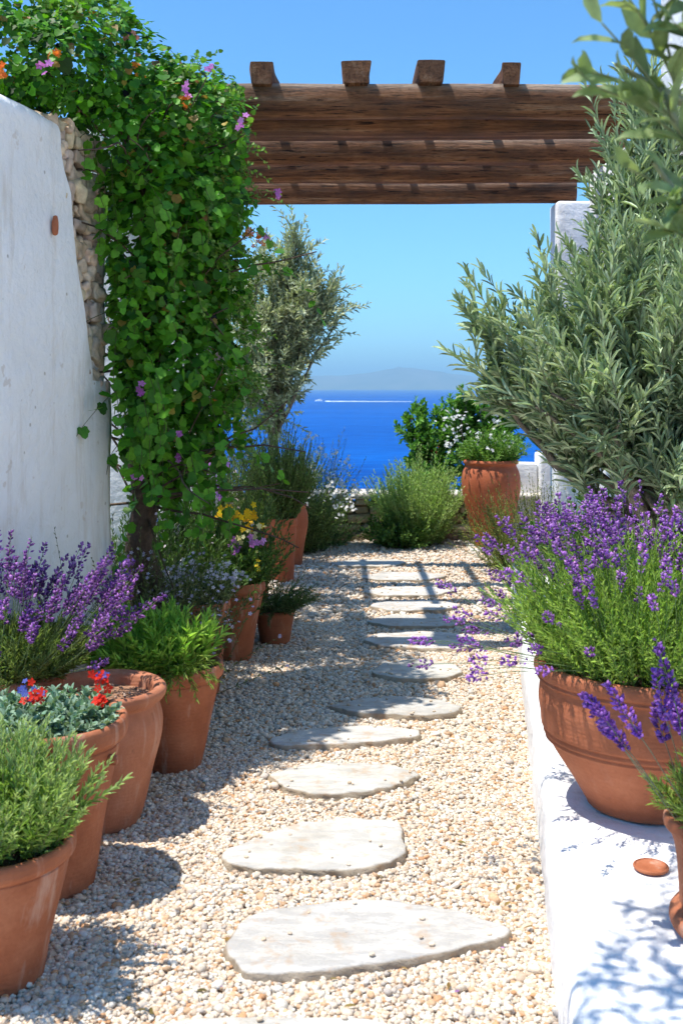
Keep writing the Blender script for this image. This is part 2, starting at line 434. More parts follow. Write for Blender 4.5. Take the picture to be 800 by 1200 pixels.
def ground_mat():
    m, nt, p, o = new_mat('gravel ground')
    v = coords(nt); vo = nd(nt, 'ShaderNodeTexVoronoi', i_Scale=62.0); nt.links.new(v, vo.inputs['Vector'])
    hsv = ramp(nt, vo.outputs['Color'], [(.2, (.40, .31, .22)), (.5, (.56, .49, .40)), (.8, (.66, .62, .56))])
    big = noise(nt, v, .35, 5, .6)
    scrub = ramp(nt, noise(nt, v, .8, 6, .7), [(.35, (.05, .065, .025)), (.55, (.13, .12, .06)), (.7, (.26, .21, .14))])
    sx = nt.nodes.new('ShaderNodeSeparateXYZ'); nt.links.new(v, sx.inputs[0])
    f = ramp(nt, sx.outputs['Z'], [(0.0, (1,) * 3), (0.001, (0,) * 3)])
    mr = nd(nt, 'ShaderNodeMapRange', clamp=True); mr.inputs[1].default_value = -.6; mr.inputs[2].default_value = -.15; mr.inputs[3].default_value = 1; mr.inputs[4].default_value = 0
    nt.links.new(sx.outputs['Z'], mr.inputs[0])
    c = mix(nt, mr.outputs[0], hsv, scrub); nt.links.new(c, p.inputs['Base Color'])
    p.inputs['Roughness'].default_value = .95
    nt.links.new(bump(nt, vo.outputs['Distance'], .01), p.inputs['Normal'])
    return m
M['ground'] = ground_mat()
def sea_mat():
    m, nt, p, o = new_mat('sea water')
    v = coords(nt, (.35, 1, 1)); n1 = noise(nt, v, .006, 6, .65); n2 = noise(nt, v, .12, 5, .65); n3 = noise(nt, coords(nt, (.12, 1, 1)), .0012, 5, .7)
    c = ramp(nt, n3, [(.35, (0, .045, .24)), (.65, (0, .075, .34))])
    c = mix(nt, ramp(nt, n2, [(.42, (0,) * 3), (.62, (.8,) * 3)]), c, (0, .11, .42))
    c = mix(nt, 1.0, c, ramp(nt, noise(nt, coords(nt, (.3, 1, 1)), .011, 6, .7), [(.35, (.78, .8, .85)), (.5, (1, 1, 1)), (.68, (1.2, 1.2, 1.15))]), 'MULTIPLY')
    nt.links.new(c, p.inputs['Base Color']); p.inputs['Roughness'].default_value = .5; p.inputs['Specular IOR Level'].default_value = .01
    b = bump(nt, n2, 1.2); nt.links.new(bump(nt, n1, 4.0, 1, b), p.inputs['Normal'])
    return m
M['sea'] = sea_mat()
m, nt, p, o = new_mat('far hillside'); v = coords(nt)
nt.links.new(ramp(nt, noise(nt, v, .002, 6, .6), [(.35, (.07, .08, .05)), (.65, (.20, .17, .12))]), p.inputs['Base Color']); p.inputs['Roughness'].default_value = 1
M['hill'] = m
m, nt, p, o = new_mat('foam'); v = coords(nt)
nt.links.new(ramp(nt, noise(nt, v, .1, 4, .6), [(.35, (.55, .68, .8)), (.6, (.85, .88, .9))]), p.inputs['Base Color']); p.inputs['Roughness'].default_value = .9
M['foam'] = m

# ------------------------------------------------------------------ ground, sea, far coast, air
def ground_height(x, y):
    z = -np.clip(y - 11.35, 0, None) * .95
    z = np.minimum(z, -np.clip(np.abs(x) - 70, 0, None) * .5)
    return np.maximum(z, -43.0)
gx = np.unique(np.concatenate([np.linspace(-300, 300, 61), np.linspace(-8, 8, 33)]))
gy = np.unique(np.concatenate([np.linspace(-200, 120, 65), np.linspace(-6, 14, 41), [11.35]]))
X, Y = np.meshgrid(gx, gy, indexing='ij'); Z = ground_height(X, Y)
Z = Z + np.where(Z < -1, vnoise(np.stack([X, Y, 0 * X], -1), 9.0) * 1.5, 0)
a = Acc(); a.add(np.stack([X, Y, Z], -1).reshape(-1, 3), grid_faces(len(gx), len(gy)))
kind(a.build('ground', M['ground']), 'structure')
a = Acc(); e = 42000.0
gx = np.concatenate([-np.geomspace(e, 50, 12), np.geomspace(50, e, 12)])
X, Y = np.meshgrid(gx, gx, indexing='ij'); a.add(np.stack([X, Y, 0 * X - 40], -1).reshape(-1, 3), grid_faces(24, 24))
kind(a.build('sea', M['sea']), 'structure')
# far island: a ridge twenty kilometres out
nx, ny = 90, 26; xs = np.linspace(-2600, 3600, nx); ys = np.linspace(19500, 23500, ny)
X, Y = np.meshgrid(xs, ys, indexing='ij')
prof_x = [-2600, -2100, -1300, -600, 200, 700, 1150, 1500, 2100, 2700, 3600]
prof_h = [0, 90, 190, 270, 290, 330, 445, 370, 300, 240, 0]
H = np.interp(X, prof_x, prof_h) * np.clip(np.sin((Y - 19500) / 4000 * math.pi), 0, 1) ** .7
H = H * (1 + .35 * vnoise(np.stack([X, Y, 0 * X], -1), 420.)) + 40 * vnoise(np.stack([X, Y, 0 * X + 5], -1), 180.) * (H > 20)
a = Acc(); a.add(np.stack([X, Y, H - 41], -1).reshape(-1, 3), grid_faces(nx, ny))
kind(a.build('island', M['hill']), 'structure')
# air
me = bpy.data.meshes.new('haze'); b_ = 43000.0
vs = [(x, y, z) for x in (-b_, b_) for y in (-b_, b_) for z in (-46.0, 640.0)]
me.from_pydata(vs, [], [(0, 1, 3, 2), (4, 6, 7, 5), (0, 4, 5, 1), (2, 3, 7, 6), (0, 2, 6, 4), (1, 5, 7, 3)])
hz = bpy.data.objects.new('haze', me); COL.objects.link(hz); kind(hz, 'stuff', 'pale blue air over the sea')
m = bpy.data.materials.new('air'); m.use_nodes = True; nt = m.node_tree; nt.nodes.clear()
o = nt.nodes.new('ShaderNodeOutputMaterial'); pv = nt.nodes.new('ShaderNodeVolumePrincipled')
pv.inputs['Density'].default_value = 8.8e-5; pv.inputs['Color'].default_value = (.46, .78, 1.0, 1); pv.inputs['Anisotropy'].default_value = 0
nt.links.new(pv.outputs[0], o.inputs['Volume']); me.materials.append(m)

# ------------------------------------------------------------------ boat and wake
bt = thing('motor_boat', 'tiny white motor boat crossing the blue sea below the horizon', 'boat', (-66, 3200, -40))
a = Acc(); xs = np.linspace(-11, 11, 12); hw = np.array([.1, 1.4, 2.2, 2.7, 2.9, 3, 3, 3, 3, 2.9, 2.8, 2.6])
for zz, k in ((0, .75), (3.6, 1.0)): pass
V = []
for s in (-1, 1):
    for zz, k in ((-.5, .6), (1.5, .9), (4.0, 1.0)):
        V.append(np.stack([xs - 66, 3200 + s * hw * k, -40 + zz + .8 * (xs < -5)], -1))
V = np.array([V[0], V[1], V[2], V[5], V[4], V[3]]); a.add(V.transpose(1, 0, 2).reshape(-1, 3), grid_faces(12, 6)); a.build('hull', M['boat'], bt)
a = Acc(); rbox(a, -69, -60, 3198.2, 3201.8, -36.3, -32.6, (.75, .78, .8), .6); a.build('cabin', M['boat'], bt)
a = Acc(); n = 60; xs = np.linspace(-48, 205, n); V = []
for k, q in enumerate((-1, -.4, 0, .4, 1)):
    wd = 4 + (xs + 52) * .12
    V.append(np.stack([xs, 3200 + q * wd, -39.9 + (1 - abs(q)) * 2.0 * (1 - (xs + 52) / 290) + rng.random(n) * .3], -1))
a.add(np.array(V).transpose(1, 0, 2).reshape(-1, 3), grid_faces(n, 5))
kind(a.build('boat_wake', M['foam']), 'stuff', 'white foam trail behind the motor boat')

# ------------------------------------------------------------------ left garden wall
WT = 2.595
def wall_x(D): return -1.24 + .218 * (D - 4)
wdir = nrm(np.array([.218, 1.0, 0])); wnor = np.array([wdir[1], -wdir[0], 0])      # towards the path
def wall_pt(D, z, off=0.0): return np.array([wall_x(D), D, z]) + wnor * off
gw = thing('garden_wall', 'tall white plastered wall with broken edge showing stones, under the vine', 'wall', wall_pt(4, 0))
def plaster_panel(poly, nameM, thick0, thick1):
    """plastered slab of the wall with outline poly [(D, z)]"""
    pass
# plaster skin: grid between D=3.86 and a ragged edge
nz, nd_ = 90, 40; zs = np.linspace(0, WT, nz)
edge = np.interp(zs, [0, 1.45, 1.55, 2.0, 2.3, 2.48, WT], [4.80, 4.79, 4.765, 4.63, 4.56, 4.47, 4.46]) + vnoise(np.stack([zs * 0, zs, zs * 0], -1), .09) * .05 * (zs > 1.45)
V = np.empty((nz, nd_, 3))
for i, z in enumerate(zs):
    for j, t in enumerate(np.linspace(0, 1, nd_)):
        D = 3.86 + (edge[i] - 3.86) * t
        V[i, j] = wall_pt(D, z)
k = vnoise(V, .5) * .03 + vnoise(V, .16) * .008
top = np.clip((V[..., 2] - (WT - .05)) / .05, 0, 1) ** 2; k = k - top * .05
V = V + wnor * k[..., None]
a = Acc(); a.add(V.reshape(-1, 3), grid_faces(nz, nd_))
# return of the broken plaster edge, the near end and the top
E = V[:, -1]; a.add(np.stack([E, E - wnor * .03 + wdir * .004, E - wnor * .07]).reshape(-1, 3), grid_faces(3, nz))
B = V[:, 0]; a.add(np.stack([B, B - wnor * .36]).reshape(-1, 3), grid_faces(2, nz))
T = V[-1]; a.add(np.stack([T, T - wnor * .12 + [0, 0, .03], T - wnor * .30 + [0, 0, .02]]).reshape(-1, 3), grid_faces(3, nd_))
bk = np.array([[wall_pt(D, z, -.36) for D in (3.86, 5.0)] for z in (0, WT)]); a.add(bk.reshape(-1, 3), [[0, 1, 3, 2]])
a.build('plaster', M['plaster'], gw)
# core of rough stones behind the broken edge
a = Acc(); z = 1.38; r2 = np.random.default_rng(5)
core = Acc()
for (zz0, zz1, da, db) in ((0.0, WT - .03, 4.40, 4.86),):
    c8 = np.array([wall_pt(da, zz0, -.06), wall_pt(db, zz0, -.06), wall_pt(db, zz1, -.06), wall_pt(da, zz1, -.06), wall_pt(da, zz0, -.34), wall_pt(db, zz0, -.34), wall_pt(db, zz1, -.34), wall_pt(da, zz1, -.34)])
    a.add(c8, [[0, 1, 2, 3], [1, 5, 6, 2], [3, 2, 6, 7]], (.33, .25, .18))
rz = np.stack([np.array([wdir[0], wdir[1], 0]), wnor, [0, 0, 1]], 1)
while z < WT - .03:
    h = r2.uniform(.045, .10); D = np.interp(z, zs, edge) - r2.uniform(.03, .09)
    while D < 4.90:
        L = r2.uniform(.05, .13); c = wall_pt(D + L / 2, z + h / 2 + r2.uniform(-.012, .012), -.052 + r2.uniform(-.012, .008))
        col = np.array((.70, .57, .42)) * r2.uniform(.75, 1.15) * np.array([1, r2.uniform(.92, 1.03), r2.uniform(.85, 1.05)])
        tilt = r2.normal(0, .28); ct, st_ = math.cos(tilt), math.sin(tilt)
        rot = rz @ np.array([[ct, 0, -st_], [0, 1, 0], [st_, 0, ct]])
        rbox(a, c[0] - L / 2, c[0] + L / 2, c[1] - .028, c[1] + .028, c[2] - h / 2 + .004, c[2] + h / 2 - .004, col, .012, 3, .028, .035, rot)
        D += L
    z += h
a.build('exposed_stones', M['rubble'], gw)
# pilaster past the broken edge
a = Acc(); c8 = []
def prism(acc, D0, D1, z0, z1, o0, o1, nn=14):
    zz = np.linspace(z0, z1, nn); ring = [wall_pt(D0, 0, o1), wall_pt(D1, 0, o1), wall_pt(D1, 0, o0), wall_pt(D0, 0, o0)]
    pts = []
    for i in range(4):
        for t in np.linspace(0, 1, 6, endpoint=False): pts.append(ring[i] * (1 - t) + ring[(i + 1) % 4] * t)
    pts = np.array(pts); V = np.repeat(pts[None], nn, 0); V[..., 2] = zz[:, None]; V = V + (vnoise(V, .2) * .012)[..., None]
    acc.add(V.reshape(-1, 3), grid_faces(nn, len(pts), True)); acc.add(V[-1], [list(range(len(pts)))])
prism(a, 4.80, 4.985, 0, 1.53, -.36, -.018, 20); prism(a, 4.86, 4.985, 1.52, 2.45, -.36, -.05, 10)
a.build('pilaster', M['plaster'], gw)
a = Acc(); c = wall_pt(4.40, 1.5 + (454 - 268) / F * 4.5, .008)
rbox(a, c[0] - .012, c[0] + .012, c[1] - .012, c[1] + .012, c[2] - .042, c[2] + .042, (1, 1, 1), .011, 2, .006, .03)
a.build('terracotta_shard', M['terra'], gw)
# low wall that carries on towards the viewer, outside the picture
lw = thing('low_wall', 'low white plastered wall behind the lavender pot, beside the tall wall', 'wall', (-1.5, 2, 0))
a = Acc(); rbox(a, -1.85, -1.49, -1.5, 3.80, 0, .42, (1, 1, 1), .03, 4, .01, .3); a.build('masonry', M['plaster'], lw)

# ------------------------------------------------------------------ white piers and house
def block(name, label, cat, x0, x1, y0, y1, z0, z1, mat='plaster_clean', bev=.03, group=None, part='masonry'):
    t = thing(name, label, cat, ((x0 + x1) / 2, (y0 + y1) / 2, 0), group)
    a = Acc(); rbox(a, x0, x1, y0, y1, z0, z1, (1, 1, 1), bev, 5, .008, .35); a.build(part, M[mat], t); return t
block('white_pier', 'white pier glimpsed through the right edge of the green vine, under the log ends', 'pier', -1.47, -1.02, 8.80, 9.12, 0, 2.995)
block('white_pier', 'white pier buried inside the vine, carrying the front logs', 'pier', -1.50, -1.12, 6.0, 6.7, 0, 2.995)
block('white_pier', 'white pier holding the far end of the pergola logs', 'pier', 1.725, 2.3, 8.80, 9.12, 0, 2.995)
t = block('boundary_wall', 'tall white wall behind the right olive tree', 'wall', 1.74, 2.1, 6.02, 7.75, 0, 2.995)
hs = thing('white_house', 'tall white house corner at the upper right behind the leaves', 'house', (3.2, 4.5, 0))
a = Acc(); rbox(a, 1.73, 5.5, 2.8, 6.0, 0, 5.2, (1, 1, 1), .04, 6, .01, .5); a.build('wall', M['plaster_clean'], hs)
a = Acc(); rbox(a, 1.70, 5.6, 2.75, 6.04, 5.2, 5.32, (1, 1, 1), .03, 3, .004, .3); a.build('roof_ledge', M['plaster_clean'], hs)
pw = thing('terrace_wall', 'low white terrace wall with square post behind the tall vase', 'wall', (2.4, 10.9, 0))
a = Acc(); rbox(a, 1.55, 1.92, 10.75, 10.95, 0, .76, (1, 1, 1), .02, 3, .005, .2)
rbox(a, 2.21, 3.6, 10.75, 10.95, 0, .52, (1, 1, 1), .02, 3, .005, .2); a.build('parapet', M['plaster_clean'], pw)
a = Acc(); rbox(a, 1.922, 2.208, 10.62, 10.98, 0, .86, (1, 1, 1), .02, 3, .005, .2); a.build('post', M['plaster_clean'], pw)

# ledge on the right
lg = thing('ledge', 'low white plastered ledge along the gravel, carrying the lavender pots', 'wall', (.9, 3.5, 0))
LH = .22
def ledge_x(D): return .513 + .134 * (D - 2.59)
a = Acc(); Ds = np.linspace(1.0, 8.2, 120)
prof = [(0, -.02), (0, .04), (0, .10), (.002, .16), (.008, .195), (.022, .214), (.045, LH), (.12, LH), (.22, LH), (.34, LH), (.46, LH), (.58, LH), (.70, LH - .001), (.735, LH - .012), (.75, LH - .04), (.75, .05)]
V = np.array([[(ledge_x(D) + u, D, z) for u, z in prof] for D in Ds]); k = vnoise(V, .11) * .014 + vnoise(V, .45) * .02
V[..., 0] += k; V[..., 2] += vnoise(V, .3) * .008 * (V[..., 2] > .15); a.add(V.reshape(-1, 3), grid_faces(len(Ds), len(prof)))
a.build('masonry', M['plaster_clean'], lg)
# soil bed behind it
a = Acc(); xs = np.linspace(0, 1, 14); Ds = np.linspace(1.2, 8.6, 60)
V = np.array([[(ledge_x(D) + .74 + (1.75 - ledge_x(D) - .74) * u, D, .13) for u in xs] for D in Ds]); V[..., 2] += vnoise(V, .12) * .05
a.add(V.reshape(-1, 3), grid_faces(60, 14), (.13, .085, .055)); kind(a.build('planting_bed', M['soil']), 'structure')

# dry stone wall at the end of the path
dw = thing('stone_wall', 'low dry stone wall of tan rocks at the end of the path', 'wall', (.5, 10.9, 0))
a = Acc(); z = 0; r2 = np.random.default_rng(9)
rbox(a, -1.2, 1.6, 10.80, 11.1, 0, .36, (.10, .075, .05), .03, 2)
ci = 0
while z < .38:
    h = r2.uniform(.06, .095); x = -1.25 + r2.uniform(0, .1)
    while x < 1.6:
        L = r2.uniform(.10, .27); col = np.array([(.50, .37, .24), (.42, .30, .19), (.56, .44, .31), (.46, .30, .20)][r2.integers(4)]) * r2.uniform(.75, 1.15)
        dy = r2.uniform(-.03, .03); tilt = r2.normal(0, .05); ct, st_ = math.cos(tilt), math.sin(tilt)
        rbox(a, x + .005, x + L - .006, 10.66 + dy, 10.92, z + .003, z + h - .005 + r2.uniform(-.008, .004), col, .024, 2, .013, .07, np.array([[ct, 0, -st_], [0, 1, 0], [st_, 0, ct]]))
        x += L
    z += h
a.build('stones', M['rubble'], dw)
a = Acc(); x = -1.25
while x < 1.6:
    L = r2.uniform(.25, .48); hh = r2.uniform(.04, .07)
    rbox(a, x + .006, x + L - .008, 10.62 + r2.uniform(-.02, .02), 11.08, z, z + hh, np.array((.66, .60, .52)) * r2.uniform(.85, 1.1), .022, 2, .012, .09)
    x += L
a.build('capstones', M['rubble'], dw)

# ------------------------------------------------------------------ pergola
pg = thing('pergola', 'rustic brown log pergola spanning the path under the sky', 'pergola', (.3, 7.5, 2.995))
LB = 3.0
def log(D, r, x0, x1, wobble=.018, flat=1.0):
    a = Acc(); n, sg = 70, 28; xs = np.linspace(x0, x1, n); an = np.arange(sg) * 2 * math.pi / sg; V = np.empty((n, sg, 3))
    sw = rng.random() * 50; cz = LB + r
    for i, x in enumerate(xs):
        q = np.array([x, sw, 0]); dz = vnoise(q, .9) * wobble * 1.2; dd = vnoise(q + 9, .8) * wobble * 1.5
        taper = 1 - .06 * (x - x0) / (x1 - x0)
        c = np.cos(an); s = np.sin(an)
        pw_ = 1.0
        rr = r * taper * (1 + .10 * vnoise(np.stack([0 * c + x * .5 + sw, c * 1.2, s * 1.2], -1), .45))
        c = np.sign(c) * np.abs(c) ** .62; s = np.sign(s) * np.abs(s) ** .72
        V[i] = np.stack([0 * c + x, D + dd + rr * c * flat, cz + dz + rr * s], -1)
    a.add(V.reshape(-1, 3), grid_faces(n, sg, True)[:, ::-1])
    for e_ in (0, -1): a.add(V[e_], [list(range(sg))] if e_ else [list(range(sg))[::-1]])
    return a.build('log', M['log'], pg)
log(6.16, .097, -1.45, 1.80)
log(6.60, .088, -1.45, 1.80, .016, 2.1)
log(7.40, .092, -1.45, 1.90)
log(8.05, .090, -1.45, 1.92)
log(8.96, .097, -1.45, 1.90)
for i, (x, wd) in enumerate(((-.98, .13), (-.435, .125), (.085, .155), (.49, .14), (.93, .105))):
    a = Acc(); n = 40; ys = np.linspace(6.0 + rng.uniform(-.02, .02), 7.0 + rng.uniform(0, .12), n)
    cs = [(-.40, 0), (-.46, .5), (-.51, .93), (-.47, 1), (0, 1.01), (.47, 1), (.51, .95), (.47, .5), (.42, 0), (0, 0)]
    V = np.array([[(x + u * wd * (1 + .08 * math.sin(y * 2 + i)), y, 3.165 + .120 * v_) for u, v_ in cs] for y in ys])
    V[..., 0] += vnoise(V, .25) * .03; V[..., 2] += vnoise(V + 3, .3) * .022
    a.add(V.reshape(-1, 3), grid_faces(n, len(cs), True)[:, ::-1]); a.add(V[0], [list(range(len(cs)))]); a.add(V[-1], [list(range(len(cs)))[::-1]])
    a.build('rafter', M['rafter'], pg)

for i, x in enumerate((-.86, -.40, -.02, .28, .56, 1.02, 1.36)):
    a = Acc(); rbox(a, x - .024, x + .024, 7.22, 9.15, 3.17, 3.235, (1, 1, 1), .012, 4, .008, .2); a.build('batten', M['rafter'], pg)

# ------------------------------------------------------------------ stepping stones
SLZ = .036
slabs = [
 ('large cream stepping stone with pointed right end, nearest whole one', [(263, 1110), (280, 1085), (295, 1068), (345, 1062), (400, 1052), (480, 1056), (545, 1068), (600, 1086), (590, 1100), (500, 1118), (400, 1136), (290, 1142), (272, 1128)]),
 ('broad pale stepping stone with square right end, second from the front', [(253, 1000), (290, 984), (330, 968), (400, 957), (468, 961), (476, 1000), (455, 1011), (400, 1020), (270, 1014)]),
 ('oval pale stepping stone with pointed tips, third from the front', [(313, 906), (345, 897), (395, 892), (455, 894), (493, 906), (480, 915), (430, 927), (370, 931), (335, 922)]),
 ('long narrow pale stepping stone, fourth from the front', [(312, 866), (350, 855), (400, 850), (450, 850), (492, 855), (495, 861), (440, 868), (370, 872), (325, 872)]),
 ('lens shaped white stepping stone in sun beside the shade edge', [(383, 826), (425, 817), (470, 814), (510, 819), (545, 828), (530, 835), (480, 838), (420, 834)]),
 ('shaded blue grey stepping stone just inside the shade edge', [(435, 787), (450, 776), (490, 771), (530, 777), (542, 786), (520, 794), (470, 795)]),
 ('wide shaded stepping stone under the first pergola log shadow', [(425, 750), (440, 742), (500, 739), (548, 743), (562, 752), (540, 760), (450, 757)]),
 ('pale stepping stone streaked by sun beyond the wide shaded one', [(428, 727), (450, 720), (510, 719), (548, 725), (530, 733), (460, 734)]),
 ('sunlit stepping stone in the middle of the log shadows', [(432, 709), (450, 704), (510, 703), (542, 708), (520, 714), (455, 715)]),
 ('thin stepping stone in log shade, third from the path end', [(425, 692), (450, 687), (510, 687), (536, 691), (510, 697), (445, 697)]),
 ('small stepping stone seen edge on, second from the path end', [(418, 675), (450, 670), (500, 670), (525, 674), (500, 679), (440, 679)]),
 ('flat stepping stone at the far end of the gravel path', [(385, 659), (420, 655), (465, 655), (478, 659), (450, 663), (400, 663)]),
 ('stepping stone cut off by the bottom edge of the view', [(165, 1203), (230, 1192), (330, 1188), (430, 1190), (485, 1205), (470, 1250), (330, 1275), (190, 1250)]),
]
SLAB_POLY = []
for label, px in slabs:
    P = np.array([ground_pt(x, y, SLZ)[:2] for x, y in px]); c = P.mean(0)
    # resample the outline and roughen it
    Q = np.vstack([P, P[:1]]); seg = np.linalg.norm(np.diff(Q, axis=0), axis=1); cum = np.concatenate([[0], np.cumsum(seg)]); n = 90
    s = np.linspace(0, cum[-1], n, endpoint=False); O = np.stack([np.interp(s, cum, Q[:, 0]), np.interp(s, cum, Q[:, 1])], 1)
    for _ in range(3): O = .5 * O + .25 * (np.roll(O, 1, 0) + np.roll(O, -1, 0))
    dr = nrm(O - c); q = np.concatenate([O, np.zeros((n, 1))], 1)
    O = O + dr * (vnoise(q, .06) * .022 + vnoise(q, .02) * .010)[:, None]
    SLAB_POLY.append(O)
    a = Acc(); rings = []
    for inset, z, rough in ((-.004, -.01, .006), (-.004, .010, .007), (-.001, .022, .006), (.001, .030, .004), (.006, SLZ - .001, .002), (.018, SLZ, 0), (.04, SLZ, 0)):
        r_ = np.concatenate([O - dr * inset, np.full((n, 1), z)], 1); r_[:, :2] += dr * (vnoise(r_ * [1, 1, 3], .025) * rough * 3)[:, None]
        r_[:, 2] += vnoise(r_, .05) * .006 * (z > .02); rings.append(r_)
    base = rings[-1]
    for t in (.78, .55, .3, .1, .01):
        r_ = base.copy(); r_[:, :2] = c + (base[:, :2] - c) * t; r_[:, 2] = SLZ + vnoise(r_, .12) * .008; rings.append(r_)
    tone = rng.uniform(.84, .94)
    cc = np.tile(np.array([tone, tone, tone * rng.uniform(.96, 1.0)]), (len(rings) * n, 1)); cc[:4 * n] *= (.72, .62, .50)   # the broken edge is tan
    a.add(np.concatenate(rings), grid_faces(len(rings), n, True), cc)
    o = a.build('stepping_stone', M['slab']); tag(o, label, 'stepping stone', 'stepping stones set in the gravel path')

def in_poly(x, y, O):
    ins = np.zeros(len(x), bool); j = len(O) - 1
    for i in range(len(O)):
        cr = ((O[i, 1] > y) != (O[j, 1] > y)); xi = (O[j, 0] - O[i, 0]) * (y - O[i, 1]) / (O[j, 1] - O[i, 1] + 1e-12) + O[i, 0]
        ins ^= cr & (x < xi); j = i
    return ins

# ------------------------------------------------------------------ pots
POTS = []
def pot(t, c, r, h, rb, mat='terra', style='classic', fill=.045, soilcol=(.10, .065, .045), lugs=0):
    c = np.array(c, float)
    if style == 'classic':     # thick rolled rim, groove under it, straight taper
        pts = [(rb * .9, 0), (rb, .008), (rb * 1.03, .03), (rb + (r * .9 - rb) * .45, h * .42), (r * .90, h * .80), (r * .905, h * .855), (r * .955, h * .875), (r * .995, h * .90), (r, h * .95), (r * .985, h * .985), (r * .95, h), (r * .90, h * .99), (r * .86, h * .95), (r * .84, h * .85), (r * .8, h * .7)]
    elif style == 'round':     # swelling body, folded lip
        pts = [(rb * .9, 0), (rb, .01), (rb * 1.12, h * .12), (r * .80, h * .38), (r * .93, h * .62), (r * .95, h * .76), (r * .90, h * .86), (r * .90, h * .885), (r * .96, h * .91), (r, h * .95), (r * .99, h * .985), (r * .93, h), (r * .84, h * .985), (r * .80, h * .95), (r * .78, h * .8)]
    elif style == 'plain':
        pts = [(rb * .9, 0), (rb, .008), (rb + (r * .92 - rb) * .5, h * .4), (r * .93, h * .88), (r * .935, h * .905), (r * .985, h * .915), (r, h * .95), (r * .98, h * .99), (r * .93, h), (r * .88, h * .98), (r * .85, h * .85)]
    elif style == 'planter':   # big bowl with rim and a pair of bands
        pts = [(rb * .9, 0), (rb, .006), (rb * 1.03, h * .04), (r * .64, h * .16), (r * .775, h * .33), (r * .87, h * .445), (r * .905, h * .462), (r * .90, h * .485), (r * .925, h * .50), (r * .92, h * .53), (r * .945, h * .545), (r * .955, h * .62), (r * .97, h * .72), (r * .95, h * .82), (r * .95, h * .86), (r * .975, h * .875), (r * .965, h * .895), (r * .99, h * .91), (r * 1.0, h * .95), (r * .985, h * .985), (r * .95, h), (r * .90, h * .985), (r * .87, h * .93), (r * .85, h * .8)]
    elif style == 'jar':       # tall jar, high shoulder, short neck
        pts = [(rb * .9, 0), (rb, .01), (rb * 1.08, h * .08), (r * .86, h * .36), (r * 1.04, h * .62), (r * 1.07, h * .76), (r * 1.02, h * .86), (r * .93, h * .92), (r * .92, h * .945), (r * .99, h * .96), (r, h * .98), (r * .96, h), (r * .88, h * .99), (r * .84, h * .93), (r * .84, h * .85)]
    elif style == 'fluted':
        pts = [(rb * .9, 0), (rb * 1.0, .006), (rb * 1.14, h * .07), (rb * 1.16, h * .17), (rb * 1.02, h * .24), (rb * 1.0, h * .30), (r * .86, h * .7), (r * .92, h * .86), (r * .92, h * .885), (r * .99, h * .90), (r, h * .95), (r * .98, h * .99), (r * .93, h), (r * .87, h * .98), (r * .85, h * .85)]
    a = Acc(); lathe(a, c, smooth_prof(pts, 4), 72, .003 + r * .008)
    o = a.build('pot', M[mat], t)
    for s_ in range(lugs):
        an = -.35 if s_ == 0 else 2.6
        b = Acc(); q = c + np.array([math.cos(an) * r * .95, math.sin(an) * r * .95, h * .80]); blob = []
        rbox(b, q[0] - .018, q[0] + .018, q[1] - .012, q[1] + .012, q[2] - .02, q[2] + .012, (1, 1, 1), .011, 1, .002, .02); l = b.build('lug', M[mat], t)
        l.parent = o; l.location = (0, 0, 0)
    zs = h - fill; b = Acc(); rr = np.linspace(0, r * .87, 10); an = np.arange(40) * 2 * math.pi / 40
    V = np.stack([rr[:, None] * np.cos(an), rr[:, None] * np.sin(an), zs + 0 * rr[:, None] * an], -1) + c
    V[..., 2] += vnoise(V, .03) * .016 + .01 * (1 - (rr / rr[-1]) ** 2)[:, None]; b.add(V.reshape(-1, 3), grid_faces(10, 40, True)[:, ::-1], soilcol)
    b.build('soil', M['soil'], t)
    POTS.append((c[0], c[1], rb)); return c + np.array([0, 0, zs])
def P0(px, D, z=0): return np.array([(px - 400) / F * D, D, z])

# palette (surface colours)
ROSE_A, ROSE_B = (.085, .15, .05), (.17, .26, .10)
LAV_GA, LAV_GB = (.15, .27, .04), (.28, .42, .08)
PUR_A, PUR_B, PUR_D = (.34, .11, .52), (.66, .34, .78), (.12, .04, .20)

def herb(t, c, r0, n, h, spread, nleaf, ll, lw, ang, ca, cb, mat='leaf', bend=(0, 0, -.2), tmpl=LEAF_S, stem=.0016, stemc=(.12, .13, .05), name='foliage', **kw):
    lean = kw.pop('lean', (0, 0, 0)); cone = kw.pop('cone', .2); edge_ = kw.pop('edge', .3); t0 = kw.pop('t0', .08); hv = kw.pop('hvar', .25)
    b, d, L = tuft(c, r0, n, h, spread, cone, hv, lean, edge_)
    p = wand_pts(b, d, L, bend); a = Acc()
    tubes(a, p, stem, stem * .5, stemc); leaves_on(a, p, nleaf, ll, lw, ang, ca, cb, t0, tmpl=tmpl, **kw)
    a.build(name, M[mat], t); return p

# A: front-left grey-green herb
t = thing('potted_rosemary', 'terracotta pot of pale grey green rosemary cut by the lower left corner', 'potted plant', P0(-8, 2.78))
s = pot(t, P0(-8, 2.78), .208, .365, .125, 'terra', 'classic', .035)
herb(t, s, .155, 230, .33, .55, 50, .040, .0068, 36, (.20, .36, .07), (.42, .58, .18), cone=.16, bend=(0, 0, .1), tipcol=(.46, .56, .26), pairs=False, stem=.0022, stemc=(.3, .32, .16))

